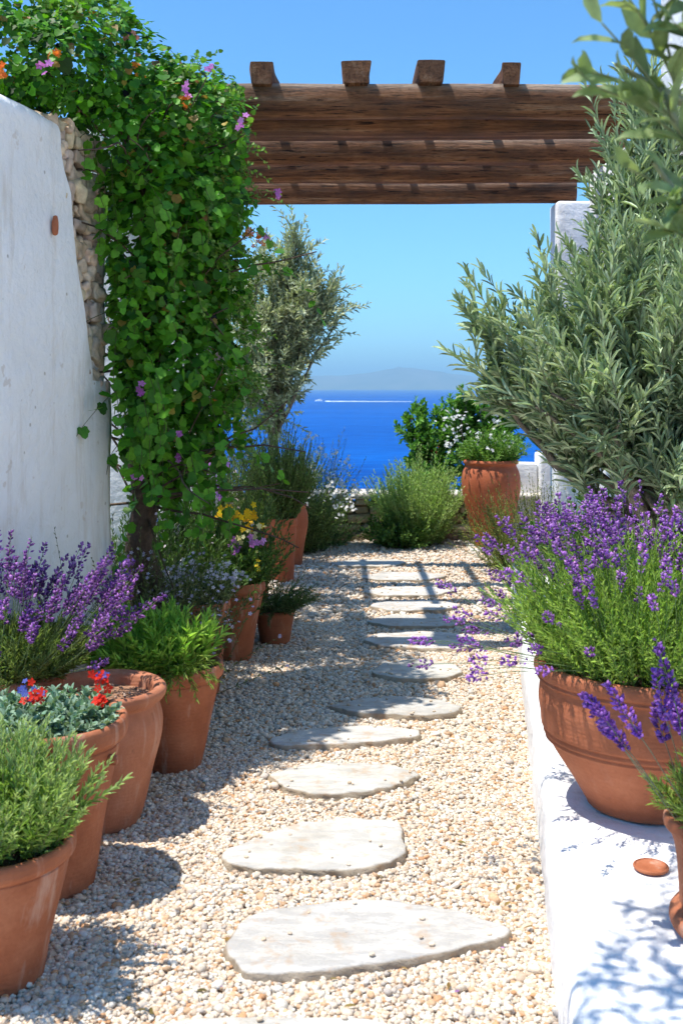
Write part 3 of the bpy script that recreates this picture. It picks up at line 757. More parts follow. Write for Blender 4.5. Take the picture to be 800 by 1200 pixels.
# B: pot with silvery leaves, red and blue flowers
t = thing('potted_pansy', 'wide terracotta pot of silvery leaves with small red and blue flowers', 'potted plant', P0(52, 3.30))
s = pot(t, P0(52, 3.30), .247, .515, .145, 'terra', 'classic', .05, lugs=1)
p = herb(t, s + [-.02, 0, 0], .19, 170, .115, .5, 18, .036, .019, 55, (.15, .27, .17), (.36, .48, .34), 'silver', (0, 0, -.2), LEAF_M, cone=.35, pairs=False, t0=.2, upn=1.2)
a = Acc()
for (px, py, D, cols) in ((118, 795, 3.22, 'rb'), (42, 818, 3.16, 'rb'), (30, 806, 3.2, 'b'), (116, 819, 3.20, 'r')):
    for k in range(9 if len(cols) > 1 else 5):
        c = W(px + rng.normal(0, 7), py + rng.normal(0, 5), D)[None]
        col = (.75, .03, .012) if ('r' in cols and (k % 3 or 'b' not in cols)) else (.10, .13, .45)
        flowers_at(a, c, .036 if col[0] > .5 else .028, np.array([col]), (0, -.8, .6), .35)
    a.build('flower_head', M['petal'], t); a = Acc()

# C: pale pot with bare soil
t = thing('terracotta_pot', 'pale pink terracotta pot, mostly bare soil with one green sprig', 'potted plant', P0(118, 3.79))
s = pot(t, P0(118, 3.79), .225, .475, .135, 'terra_pink', 'round', .05, (.42, .23, .14))
herb(t, s + [-.03, -.13, 0], .035, 16, .06, .8, 10, .026, .016, 55, (.10, .20, .05), (.2, .32, .09), tmpl=LEAF_M, cone=.4)
a = Acc(); n = 60; th = rng.random(n) * 6.28; rr = np.sqrt(rng.random(n)) * .15
blobs(a, s + np.stack([rr * np.cos(th), rr * np.sin(th), 0 * rr + .012], 1), .012, mixcol(n, (.35, .2, .13), (.55, .4, .3))); a.build('clods', M['rubble'], t)

# D: bright green narrow leaves
t = thing('potted_tarragon', 'terracotta pot overflowing with bright green narrow leaved herb', 'potted plant', P0(203, 4.34))
s = pot(t, P0(203, 4.34), .20, .415, .112, 'terra', 'classic', .03)
p = herb(t, s + [-.07, 0, .0], .18, 200, .23, .75, 24, .072, .0125, 36, (.20, .42, .05), (.44, .68, .13), cone=.22, bend=(0, 0, .05), pairs=False, lean=(-.50, -.05, 0), tmpl=LEAF_S, edge=.15, hvar=.4)
herb(t, s + [.04, -.12, 0], .05, 30, .20, .9, 22, .04, .006, 40, (.20, .33, .05), (.42, .52, .12), cone=.35, bend=(0, 0, -2.0), lean=(.35, -.5, 0), name='trailing_shoots')

# E: lilac flowers pot
t = thing('potted_catmint', 'narrow terracotta pot of pale lilac flowering catmint', 'potted plant', P0(236, 5.35))
s = pot(t, P0(236, 5.35), .142, .465, .085, 'terra', 'plain', .03, lugs=1)
p = herb(t, s, .11, 170, .24, .75, 16, .026, .012, 55, (.14, .20, .07), (.36, .42, .18), cone=.3, pairs=True, lean=(-.45, 0, 0))
a = Acc(); q = p[:, -1][rng.random(len(p)) < .75]; q = np.repeat(q, 3, 0) + rng.normal(0, .016, (len(q) * 3, 3))
flowers_at(a, q, .022, mixcol(len(q), (.62, .55, .72), (.84, .80, .84))); a.build('blossoms', M['petal'], t)

# F: yellow flowers
t = thing('potted_wallflower', 'terracotta pot of yellow and purple flowers over dark leaves', 'potted plant', P0(276, 6.05))
s = pot(t, P0(276, 6.05), .163, .435, .088, 'terra', 'classic', .03)
p = herb(t, s, .12, 170, .30, .8, 20, .042, .013, 48, (.06, .14, .03), (.16, .28, .06), 'gloss', cone=.25, pairs=False, lean=(-.2, 0, 0), tmpl=LEAF_S)
a = Acc()
def cluster(px, py, D, sx, sy, n, size, ca, cb):
    P = np.array([W(px + rng.normal(0, sx), py + rng.normal(0, sy), D + rng.normal(0, .05)) for _ in range(n)])
    a = Acc(); flowers_at(a, P, size, mixcol(n, ca, cb, .1), (0, -.9, .5), .4); a.build('flower_head', M['petal'], t)
cluster(283, 607, 6.0, 12, 6, 34, .042, (.85, .42, .01), (.9, .62, .02)); cluster(292, 627, 5.95, 9, 7, 12, .034, (.85, .75, .25), (.9, .85, .5))
cluster(274, 640, 5.95, 3, 5, 5, .045, (.45, .12, .5), (.6, .2, .6)); cluster(300, 632, 5.95, 4, 4, 6, .045, (.62, .2, .6), (.7, .35, .7)); cluster(303, 664, 5.9, 3, 4, 4, .03, (.85, .6, .02), (.9, .7, .05))

# G: small pot with spilling rosemary
t = thing('small_potted_rosemary', 'small terracotta pot hidden by spilling dark rosemary at the gravel edge', 'potted plant', P0(322, 6.45))
s = pot(t, P0(322, 6.45), .125, .20, .085, 'terra', 'plain', .02)
herb(t, s, .10, 120, .28, 1.6, 30, .034, .0055, 42, (.07, .13, .045), (.19, .27, .11), cone=.3, bend=(0, 0, -.5), pairs=False, stemc=(.2, .17, .1))

# H: three tall pots in a row at the back
for (nm, lb, px, D, r, h, rb, st, n, hh, mt) in (
    ('potted_rosemary', 'front pot of the rosemary trio behind the yellow flowers', 299, 7.75, .118, .53, .09, 'plain', 34, .24, 'terra_red'),
    ('potted_rosemary', 'middle pot of the rosemary trio, with the tallest dark green bush', 330, 8.45, .125, .50, .09, 'classic', 250, .76, 'terra_red'),
    ('potted_rosemary', 'round shouldered jar of the rosemary trio, farthest along the path', 341, 9.25, .135, .52, .09, 'jar', 110, .50, 'terra_red')):
    t = thing(nm, lb, 'potted plant', P0(px, D), 'rosemary pots in the shade beside the path')
    s = pot(t, P0(px, D), r, h, rb, mt, st, .03)
    herb(t, s, r * .8, int(n * 1.3), hh, .50, 46, .034, .0065, 36, (.07, .15, .03), (.18, .30, .08), cone=.13, bend=(0, 0, .3), pairs=False, tipcol=(.24, .36, .12), lean=(-.10, 0, 0), stem=.003)

# I: left lavender pot
def lavender(t, s, r0, nf, hf, nsp, hs_, spread, lean=(0, 0, 0), ga=LAV_GA, gb=LAV_GB, pa=PUR_A, pb=PUR_B, frac=.17, nb=26, size=.0095, rad=.0075, sag=(0, 0, -.3), ll=.03, lw=.004, cone=.16, dark=PUR_D, hv=.3):
    herb(t, s, r0, nf, hf, spread * .9, 44, ll, lw, 36, ga, gb, cone=cone, bend=sag, pairs=False, lean=lean, stemc=(.22, .32, .1))
    b, d, L = tuft(s, r0, nsp, hs_, spread, cone, hv, lean, .12)
    p = wand_pts(b, d, L, sag, 10, .035); a = Acc()
    tubes(a, p, .0014, .0011, (.26, .33, .16)); a.build('stalks', M['leaf'], t)
    a = Acc(); spikes(a, p, frac, nb, size, pa, pb, rad, dark)
    # a second whorl lower down the stalk
    k = rng.random(nsp) < .5; q = p[k][:, 4:8]; spikes(a, q, .2, 6, size * .8, pa, pb, rad * .8, dark)
    a.build('flower_spikes', M['petal'], t); return p
t = thing('potted_lavender', 'terracotta pot of purple lavender against the tall white wall', 'potted plant', P0(12, 3.86))
s = pot(t, P0(12, 3.86) + [.02, 0, 0], .165, .50, .10, 'terra', 'classic', .03)
lavender(t, s, .13, 190, .27, 115, .52, .80, (.42, -.05, 0), (.14, .22, .06), (.32, .40, .15), (.24, .08, .36), (.60, .28, .66), .26, 36, .0125, .0095, (0, 0, .1), ll=.045, lw=.004, cone=.2)

# O: big lavender planter on the ledge
t = thing('lavender_planter', 'large banded terracotta planter of bushy purple lavender on the white ledge', 'potted plant', P0(757, 3.37, LH + .003))
s = pot(t, P0(757, 3.37, LH + .003), .338, .440, .178, 'terra_clean', 'planter', .03)
herb(t, s, .29, 760, .42, .60, 46, .032, .0048, 36, (.24, .40, .07), (.46, .63, .17), cone=.16, bend=(0, 0, -.12), pairs=False, stemc=(.24, .38, .1), name='foliage', edge=.22, hvar=.3)
b1, d1, L1 = tuft(s + [0, 0, .05], .27, 185, .485, .62, .15, .30, (0, 0, 0), .12)
b2, d2, L2 = tuft(s + [-.16, -.02, 0], .10, 34, .50, .8, .22, .3, (-1.1, -.05, -.45), .1)
a = Acc(); b = Acc()
for bb, dd, LL, sag in ((b1, d1, L1, (0, 0, -.1)), (b2, d2, L2, (0, 0, -.25))):
    p = wand_pts(bb, dd, LL, sag, 10, .03); tubes(a, p, .0014, .001, (.26, .36, .16))
    spikes(b, p, .15, 26, .0105, PUR_A, PUR_B, .0085, PUR_D); k = rng.random(len(p)) < .45; spikes(b, p[k][:, 4:9], .25, 8, .008, PUR_A, PUR_B, .006, (.12, .1, .12))
a.build('stalks', M['leaf'], t); b.build('flower_spikes', M['petal'], t)

# P: near lavender pot on the ledge
t = thing('potted_lavender', 'terracotta pot with tall lavender spikes cut by the right edge', 'potted plant', P0(868, 2.56, LH + .003))
s = pot(t, P0(868, 2.56, LH + .003), .172, .275, .140, 'terra', 'fluted', .02)
herb(t, s, .13, 120, .17, .9, 36, .036, .004, 40, (.22, .34, .06), (.42, .50, .14), cone=.25, bend=(0, 0, -.1), pairs=False)
b, d, L = tuft(s + [-.04, 0, 0], .11, 19, .42, .55, .14, .3, (-.10, -.02, 0), .1); p = wand_pts(b, d, L, (0, 0, .15), 10, .04)
a = Acc(); tubes(a, p, .0016, .0012, (.34, .34, .22)); a.build('stalks', M['leaf'], t)
a = Acc(); spikes(a, p, .34, 80, .012, (.30, .09, .52), (.56, .26, .78), .010, (.18, .07, .3)); a.build('flower_spikes', M['petal'], t)

# saucer let into the ledge
a = Acc(); c = P0(762, 2.92, LH + .004); lathe(a, c - [0, 0, .006], smooth_prof([(.03, 0), (.045, .004), (.047, .010), (.043, .013), (.038, .009), (.001, .007)], 4), 40, .001)
tag(a.build('saucer', M['terra']), 'small terracotta saucer lying on the white ledge before the planter', 'saucer')

# L: tall jar at the end of the path
jc = P0(575, 10.25)
t = thing('tall_jar', 'tall orange terracotta jar with glossy green plant at the path end', 'potted plant', jc)
s = pot(t, jc + [0, 0, .025], .255, .80, .15, 'terra_red', 'jar', .03)
a = Acc(); rbox(a, jc[0] - .22, jc[0] + .20, jc[1] - .30, jc[1] + .2, 0, .028, (.7, .66, .6), .012, 2, .006, .08); a.build('base_stone', M['rubble'], t)
p = herb(t, s, .17, 170, .34, 1.0, 18, .05, .016, 50, (.07, .17, .025), (.20, .36, .05), 'gloss', cone=.35, tmpl=LEAF_M, pairs=False)
a = Acc(); q = p[:, -1][:14]; q = np.repeat(q, 4, 0) + rng.normal(0, .02, (len(q) * 4, 3)); flowers_at(a, q, .04, mixcol(len(q), (.8, .8, .75), (.88, .86, .8), .03)); a.build('blossoms', M['petal'], t)

# ------------------------------------------------------------------ shrubs in the ground
def shrub(name, label, cat, c, r0, n, h, spread, nleaf, ll, lw, ang, ca, cb, mat='leaf', group=None, flowers=None, **kw):
    t = thing(name, label, cat, c, group); p = herb(t, c, r0, n, h, spread, nleaf, ll, lw, ang, ca, cb, mat, **kw)
    if flowers:
        k, m_, size, fa, fb = flowers; a = Acc(); sel = rng.random(len(p)) < k; q = np.repeat(p[sel][:, -1], m_, 0)
        q = q + rng.normal(0, size * .8, q.shape); flowers_at(a, q, size, mixcol(len(q), fa, fb, .08)); a.build('blossoms', M['petal'], t)
    return t, p
# rosemary mound before the dry stone wall
shrub('rosemary_bush', 'dense round green rosemary bush spilling over the stone wall', 'shrub', P0(490, 10.42), .21, 480, .88, .40, 50, .046, .0095, 48, (.26, .42, .11), (.50, .64, .26), cone=.13, bend=(0, 0, -.05), pairs=False, edge=.3)
shrub('leafy_shrub', 'low broad leaved green shrub at the foot of the stone wall', 'shrub', P0(472, 10.28), .14, 190, .40, .9, 18, .05, .024, 52, (.08, .17, .03), (.22, .36, .08), cone=.3, tmpl=LEAF_M)
# OLEANDERS
# white flowering bush at the left end of the stone wall
shrub('white_flower_bush', 'loose bush dotted with white flowers at the left of the stone wall', 'shrub', P0(356, 9.95), .19, 300, 1.02, .36, 34, .040, .013, 48, (.14, .23, .07), (.32, .42, .16), cone=.17, flowers=(.42, 6, .036, (.78, .77, .72), (.87, .86, .82)), edge=.45)
shrub('lavender_bush', 'pale silvery lavender tuft beside the dark rosemary, against the sea', 'shrub', P0(372, 10.35), .14, 80, 1.15, .25, 40, .04, .005, 35, (.22, .28, .24), (.36, .42, .38), 'silver', cone=.08, pairs=False)
shrub('low_herb', 'low sprawling herb with white flowers before the left stone wall', 'shrub', P0(392, 10.40), .10, 50, .40, .9, 18, .04, .015, 50, (.10, .19, .05), (.25, .36, .12), cone=.3, flowers=(.10, 3, .035, (.75, .72, .66), (.85, .84, .8)))
# under the vine
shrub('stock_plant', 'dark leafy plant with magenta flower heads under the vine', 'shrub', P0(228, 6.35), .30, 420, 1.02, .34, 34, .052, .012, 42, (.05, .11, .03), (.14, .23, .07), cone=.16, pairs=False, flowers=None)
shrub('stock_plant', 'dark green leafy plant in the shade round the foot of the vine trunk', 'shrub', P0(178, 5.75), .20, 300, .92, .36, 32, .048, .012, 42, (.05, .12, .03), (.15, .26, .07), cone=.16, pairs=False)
t, p = shrub('purple_stock', 'tall stems of purple stock flowers below the vine tips', 'flower', P0(247, 6.0), .06, 14, .95, .12, 26, .055, .008, 35, (.08, .15, .04), (.18, .26, .09), cone=.07, pairs=False)
a = Acc(); q = np.array([W(250 + rng.normal(0, 6), 553 + rng.normal(0, 14), 5.95 + rng.normal(0, .04)) for _ in range(30)]); flowers_at(a, q, .045, mixcol(30, (.38, .10, .50), (.62, .28, .70)), (0, -.9, .3)); a.build('blossoms', M['petal'], t)
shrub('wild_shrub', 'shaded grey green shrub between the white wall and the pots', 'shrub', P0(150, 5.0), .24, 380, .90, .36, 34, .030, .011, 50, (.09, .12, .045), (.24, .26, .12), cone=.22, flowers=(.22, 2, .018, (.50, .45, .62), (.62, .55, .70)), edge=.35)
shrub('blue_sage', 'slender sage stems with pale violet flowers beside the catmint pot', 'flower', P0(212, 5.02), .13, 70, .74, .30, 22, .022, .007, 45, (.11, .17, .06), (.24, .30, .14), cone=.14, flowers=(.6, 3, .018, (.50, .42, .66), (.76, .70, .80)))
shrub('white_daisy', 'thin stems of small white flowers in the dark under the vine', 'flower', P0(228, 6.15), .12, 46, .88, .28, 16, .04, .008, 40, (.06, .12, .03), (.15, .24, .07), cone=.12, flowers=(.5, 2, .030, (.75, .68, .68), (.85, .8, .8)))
shrub('green_shrub', 'dull olive green shrub behind the left pots, under the log ends', 'shrub', P0(280, 9.5), .26, 240, 1.25, .2, 40, .04, .012, 45, (.08, .13, .04), (.22, .28, .10), cone=.14, edge=.3)
shrub('wild_shrub', 'tangled shrub with tiny pale flowers near the far left wall', 'shrub', P0(250, 7.5), .20, 210, 1.2, .2, 34, .04, .012, 45, (.07, .13, .035), (.19, .27, .08), cone=.15, flowers=(.12, 3, .03, (.62, .45, .40), (.8, .72, .7)), edge=.3)
# single tall sprig in front of the wall
shrub('seed_sprig', 'lone dark flower sprig rising before the white wall', 'flower', P0(92, 4.3), .02, 4, .98, .08, 16, .02, .006, 45, (.03, .05, .03), (.07, .09, .05), cone=.03, t0=.72)
# right side
shrub('helichrysum', 'yellow green shrub between the tall jar and the lavender', 'shrub', P0(628, 8.9), .34, 420, .80, .6, 34, .034, .008, 42, (.16, .21, .05), (.36, .38, .12), cone=.2, pairs=False)
shrub('helichrysum', 'yellowish shrub behind the purple lavender, under the right olive', 'shrub', P0(672, 7.6), .28, 240, .72, .6, 34, .036, .009, 42, (.15, .19, .05), (.34, .35, .12), cone=.2, pairs=False)
shrub('bay_shrub', 'dark broad leaved shrub at the right edge beneath the olive', 'shrub', P0(775, 5.6, .13), .26, 260, 1.0, .45, 28, .06, .026, 52, (.03, .09, .015), (.09, .20, .035), 'gloss', cone=.2, tmpl=LEAF_M)
shrub('dry_shrub', 'rust coloured dry stems under the right olive tree', 'shrub', P0(706, 6.4, .1), .12, 50, .80, .3, 24, .035, .010, 45, (.25, .12, .05), (.42, .24, .10), cone=.15)

# ------------------------------------------------------------------ vine
vine = thing('climbing_vine', 'big green climbing vine cascading over the white wall, with pink and orange flowers', 'vine', (-.95, 5.25, 0))
EL = [ # px, py, D, rx, ry, rz
 (-40, 62, 4.45, .32, .42, .26), (20, 66, 4.45, .24, .36, .20), (68, 76, 4.6, .22, .34, .24), (105, 62, 4.9, .22, .36, .24), (145, 105, 5.05, .25, .36, .26), (190, 130, 5.15, .25, .36, .26), (232, 165, 5.25, .22, .34, .26),
 (130, 170, 4.95, .17, .26, .26), (180, 215, 5.1, .24, .34, .30), (238, 235, 5.3, .22, .34, .30), (160, 290, 5.05, .17, .28, .30), (215, 320, 5.25, .24, .34, .34), (250, 330, 5.4, .13, .25, .30),
 (160, 388, 5.05, .15, .25, .32), (205, 420, 5.2, .22, .32, .32), (248, 430, 5.45, .12, .22, .26), (172, 478, 5.05, .13, .22, .26), (205, 510, 5.25, .18, .26, .22), (235, 500, 5.4, .10, .2, .2), (184, 545, 5.25, .11, .2, .16), (200, 565, 5.5, .14, .2, .12), (235, 120, 5.75, .22, .3, .16), (215, 150, 5.9, .2, .3, .2)]  # final pair, hidden at the back, added for shade on the path
a = Acc()
def wall_keep(q):
    inside = (q[:, 1] < 5.0) & (q[:, 1] > 3.86) & (q[:, 0] < wall_x(q[:, 1]) + .02) & (q[:, 2] < WT + .03)
    side = (q[:, 1] > 5.95) & (q[:, 1] < 6.75) & (q[:, 0] < -1.1) & (q[:, 2] < 3.0)
    return ~(inside | side)
cen = np.array([W(e[0], e[1], e[2]) for e in EL] + [(-1.15, 6.15, 3.05), (-1.08, 6.7, 3.0), (-1.12, 7.3, 2.98), (-1.10, 7.95, 3.0), (-1.15, 8.55, 3.02), (-.95, 5.75, 2.95)])  # extra unseen clumps by the pergola, added to shade the path
rad = np.array([e[3:] for e in EL] + [(.32, .36, .20)] * 5 + [(.24, .3, .22)])
PP = []; NN = []
for i in range(len(cen)):
    area = 4 * math.pi * (rad[i].prod()) ** (2 / 3); n = int(area * 1450)
    u = nrm(rng.normal(0, 1, (n, 3))); sc_ = 1.06 - .42 * rng.random(n) ** 1.6
    p = cen[i] + u * rad[i] * sc_[:, None]; lump = vnoise(p, .17) * .16; p = p + u * lump[:, None]
    p = p[:]; keep = wall_keep(p)
    for j in range(len(cen)):
        if j != i: keep &= (((p - cen[j]) / rad[j]) ** 2).sum(1) > .40
    keep &= vnoise(p, .11) > -.20 + .22 * rng.random(n) - .12
    PP.append(p[keep]); NN.append(u[keep])
P = np.concatenate(PP); U = np.concatenate(NN); n = len(P)
nor = nrm(U * .9 + np.array([-.15, -.35, .75]) + rng.normal(0, .55, (n, 3)))
d = np.array([0, -.1, -1.]) + rng.normal(0, .8, (n, 3)) + U * .3; d = d - nor * (d * nor).sum(1, keepdims=True)
size = rng.uniform(.022, .054, n) * np.where(rng.random(n) < .07, 1.7, 1.0) * (1 - .25 * np.clip((P[:, 2] - 2.3) / .6, 0, 1))
VC = mixcol(n, (.020, .11, .006), (.135, .37, .020), .34); old = rng.random(n) < .035; VC[old] = mixcol(int(old.sum()), (.38, .30, .05), (.30, .14, .05)); FR = frames(d, nor); S3 = np.stack([size * rng.uniform(.8, 1.15, n), size, size], 1)
lob = size > .036
for mk, tm in ((lob, LEAF_L), (~lob, LEAF_V)): inst(a, tm[0], tm[1], P[mk], FR[mk], S3[mk], VC[mk])
# hanging runners
def runners(n, pick, Lr, drop):
    k = rng.choice(pick, n); b = cen[k] + nrm(rng.normal(0, 1, (n, 3)) + [.2, -.7, -.1]) * rad[k] * .9
    return wand_pts(b, nrm(rng.normal(0, .4, (n, 3)) + [.1, -.3, -.4]), rng.uniform(*Lr, n), drop, 9, .1)
p = runners(110, range(7, 19), (.25, .65), (0, 0, -2.2)); tubes(a, p, .0022, .0012, (.12, .12, .05))
leaves_on(a, p, 11, .062, .060, 62, (.04, .17, .01), (.15, .38, .03), tmpl=LEAF_V, pairs=False, keep=wall_keep, upn=1.0)
b = cen[rng.choice(7, 90)] + nrm(rng.normal(0, 1, (90, 3)) + [0, 0, 1.2]) * .22
p = wand_pts(b, nrm(rng.normal(0, .5, (90, 3)) + [0, 0, .8]), rng.uniform(.08, .24, 90), (0, 0, -.4), 6, .1)
tubes(a, p, .002, .001, (.16, .14, .05)); leaves_on(a, p, 9, .040, .034, 55, (.09, .22, .03), (.24, .44, .07), tmpl=LEAF_V, pairs=False, tipl=.5, keep=wall_keep)
# small leaved fringe on the path side
b = cen[rng.choice([6, 9, 12, 15, 18, 11], 190)] + nrm(rng.normal(0, 1, (190, 3)) + [1.0, -.1, 0]) * [.17, .3, .28]
p = wand_pts(b, nrm(rng.normal(0, .5, (190, 3)) + [.35, -.1, .2]), rng.uniform(.1, .30, 190), (0, 0, -.9), 7, .12)
tubes(a, p, .0018, .001, (.22, .2, .09)); leaves_on(a, p, 16, .030, .019, 55, (.08, .20, .03), (.26, .42, .08), tmpl=LEAF_M, pairs=False)
a.build('foliage', M['gloss'], vine)
# inner stems and trunk
a = Acc()
tr = np.array([[W(168, 700, 5.15) * [1, 1, 0] + [0, .12, 0], W(166, 690, 5.25), W(160, 640, 5.22), W(168, 590, 5.2), W(160, 520, 5.15), W(166, 430, 5.15), W(175, 330, 5.15), W(170, 230, 5.1), W(150, 120, 5.0)]])
tubes(a, tr, .062, .03, (.10, .065, .045), 12)
tr2 = tr + rng.normal(0, .03, tr.shape) + np.array([.055, .01, 0]); tr2[:, 0, 2] = 0; tubes(a, tr2, .042, .02, (.13, .09, .065), 10)
b = np.repeat(tr[0, 3:8], 14, 0); p = wand_pts(b, nrm(rng.normal(0, .6, (70, 3)) + [0, 0, .7]), rng.uniform(.4, .9, 70), (0, 0, -.3), 9, .16)
tubes(a, p, .007, .003, (.11, .075, .05), 4)
a.build('trunk', M['bark'], vine)
# flowers
a = Acc()
def vf(px, py, D, cols, n=7, size=.038, sp=.022):
    q = np.array([W(px, py, D)] * n) + rng.normal(0, sp, (n, 3)); C = mixcol(n, cols[0], cols[1], .1); a = Acc(); flowers_at(a, q, size, C, (0.1, -1, .3), .45); a.build('flower_head', M['petal'], vine)
PK = ((.60, .14, .55), (.78, .34, .72)); OR = ((.80, .16, .02), (.85, .32, .04)); PP_ = ((.42, .10, .08), (.7, .3, .2))
for (x, y, D, c) in ((108, 18, 4.75, OR), (160, 80, 4.82, OR), (152, 45, 4.8, PP_), (215, 118, 4.88, OR), (221, 108, 4.87, PK), (53, 77, 4.15, PK), (3, 82, 4.1, OR), (56, 12, 4.5, PK), (245, 82, 5.1, PK), (283, 141, 5.0, PK), (65, 63, 4.2, OR), (327, 227, 5.35, PK), (290, 275, 5.3, OR), (302, 281, 5.3, OR), (309, 277, 5.32, PK), (167, 459, 4.80, PK), (207, 507, 4.93, PK), (209, 538, 4.95, PK), (158, 561, 4.9, PK), (254, 470, 5.2, OR), (254, 420, 5.2, ((.7, .5, .6), (.8, .7, .75))), (245, 408, 5.2, ((.8, .75, .75), (.85, .8, .8)))):
    vf(x, y, D, c, 5 if c is PK else 8, .030 if c is not PK else .036, .013)
a = Acc(); st = np.array([[W(285, 215, 5.35), W(300, 222, 5.35), W(315, 224, 5.35), W(327, 227, 5.36)], [W(262, 262, 5.35), W(275, 268, 5.33), W(290, 275, 5.31), W(304, 280, 5.3)]])
tubes(a, st, .003, .0015, (.2, .24, .08)); leaves_on(a, st, 10, .03, .018, 60, (.12, .24, .04), (.26, .4, .1), tmpl=LEAF_M); a.build('side_shoots', M['leaf'], vine)

# ------------------------------------------------------------------ olive trees
def olive(name, label, base, trunk_pts, hubs, nw, wl, outd, nleaf, ll, lw, ca, cb, bend, tr=.06, prune=None, tmpl=LEAF_M, cone=.35, upb=.7, mat='silver', ang=34):
    """trunk, limbs to each hub, and wands of paired narrow leaves"""
    t = thing(name, label, 'tree', base); a = Acc()
    tp = np.array([trunk_pts], float); tubes(a, tp, tr, tr * .6, (.24, .20, .16), 10)
    top = np.array(trunk_pts[-1]); hubs = np.array(hubs, float)
    K = 8; s = np.linspace(0, 1, K)[None, :, None]
    st_ = np.array(trunk_pts)[rng.integers(max(1, len(trunk_pts) - 2), len(trunk_pts), len(hubs))]
    p = st_[:, None] * (1 - s) + hubs[:, None, :3] * s; p = p + np.sin(s * math.pi) * rng.normal(0, .07, (len(hubs), 1, 3)) + rng.normal(0, .012, p.shape)
    tubes(a, p, tr * .45, .006, (.26, .22, .17), 6); a.build('trunk', M['bark'], t)
    a = Acc(); k = rng.integers(0, len(hubs), nw); f = rng.uniform(.35, 1.0, nw)
    ii = np.minimum((f * (K - 1)).astype(int), K - 2); b = p[k, ii] + (p[k, ii + 1] - p[k, ii]) * (f * (K - 1) - ii)[:, None] + rng.normal(0, .02, (nw, 3))
    d = nrm(b - np.array(outd)) + rng.normal(0, cone, (nw, 3)) + np.array([0, 0, upb]); L = rng.uniform(wl[0], wl[1], nw)
    q = wand_pts(b, d, L, np.asarray(bend) + rng.normal(0, .38, (nw, 3)), 8, .06)
    if prune is not None: q = q[prune(q)]
    tubes(a, q, .0032, .0014, (.30, .32, .20), 3)
    leaves_on(a, q, nleaf, ll, lw, ang, ca, cb, .06, tmpl=tmpl, pairs=True, var=.2, tipl=.6, upn=.3)
    a.build('crown', M[mat], t); return t, q
OA, OB = (.17, .26, .13), (.56, .66, .43)
tp = [(1.42, 5.15, .1), (1.38, 5.1, .45), (1.43, 5.05, .8), (1.38, 5.0, 1.05)]
hb = [W(x + 14 + max(0, 22 - .1 * (x - 545)), y + 12, D) for (x, y, D) in ((700, 235, 5.3), (715, 180, 5.4), (728, 130, 5.5), (684, 280, 5.2), (740, 90, 5.5), (545, 395, 4.9), (575, 430, 4.8), (560, 455, 4.9), (600, 400, 5.0), (600, 470, 4.6), (640, 380, 4.9), (625, 440, 4.5), (665, 350, 5.1), (690, 380, 4.6), (690, 300, 5.2), (700, 480, 4.4), (730, 330, 4.7), (760, 420, 4.4), (760, 270, 5.0), (800, 330, 4.7), (790, 460, 4.5), (730, 240, 5.3), (840, 250, 5.0), (850, 400, 4.9), (700, 440, 5.3), (650, 480, 5.1), (765, 190, 5.3), (745, 510, 4.7), (665, 510, 4.7), (740, 170, 5.5), (620, 500, 5.0), (690, 530, 4.9), (750, 130, 5.5), (820, 180, 5.4), (650, 530, 4.9), (705, 560, 4.7), (735, 575, 5.0), (765, 550, 4.6), (800, 520, 4.6))]
olive('olive_tree', 'large silvery olive tree leaning over the path from the right wall', tp[0], tp, hb, 900, (.22, .52), (1.42, 5.1, .75), 24, .118, .0165, OA, OB, (0, 0, .35), .07, cone=.34, upb=.40)
tp = [(-.66, 10.1, 0), (-.70, 10.1, .5), (-.62, 10.1, 1.0), (-.62, 10.1, 1.35)]
hb = [W(x, y, D) for (x, y, D) in ((300, 330, 9.9), (330, 310, 10), (360, 320, 10), (285, 380, 9.8), (320, 370, 9.9), (350, 360, 10.2), (362, 380, 10), (380, 365, 10), (300, 430, 9.8), (330, 420, 10.2), (335, 430, 9.9), (280, 440, 9.9), (300, 470, 10.1), (322, 465, 10), (360, 345, 9.8), (340, 300, 10.1), (310, 290, 10.2), (268, 340, 10), (398, 372, 10), (392, 345, 10.1), (352, 290, 10), (375, 330, 9.9), (345, 275, 10))]
olive('olive_tree', 'smaller grey olive tree behind the vine, left of the sea view', tp[0], tp, hb, 820, (.16, .46), (-.62, 10.1, 1.4), 20, .095, .022, (.32, .38, .22), (.70, .74, .54), (0, 0, .05), .06, lambda q: ~((q[..., 0] > -.27) & (q[..., 2] < 1.72)).any(1), LEAF_S, cone=.6, upb=.25, ang=48)
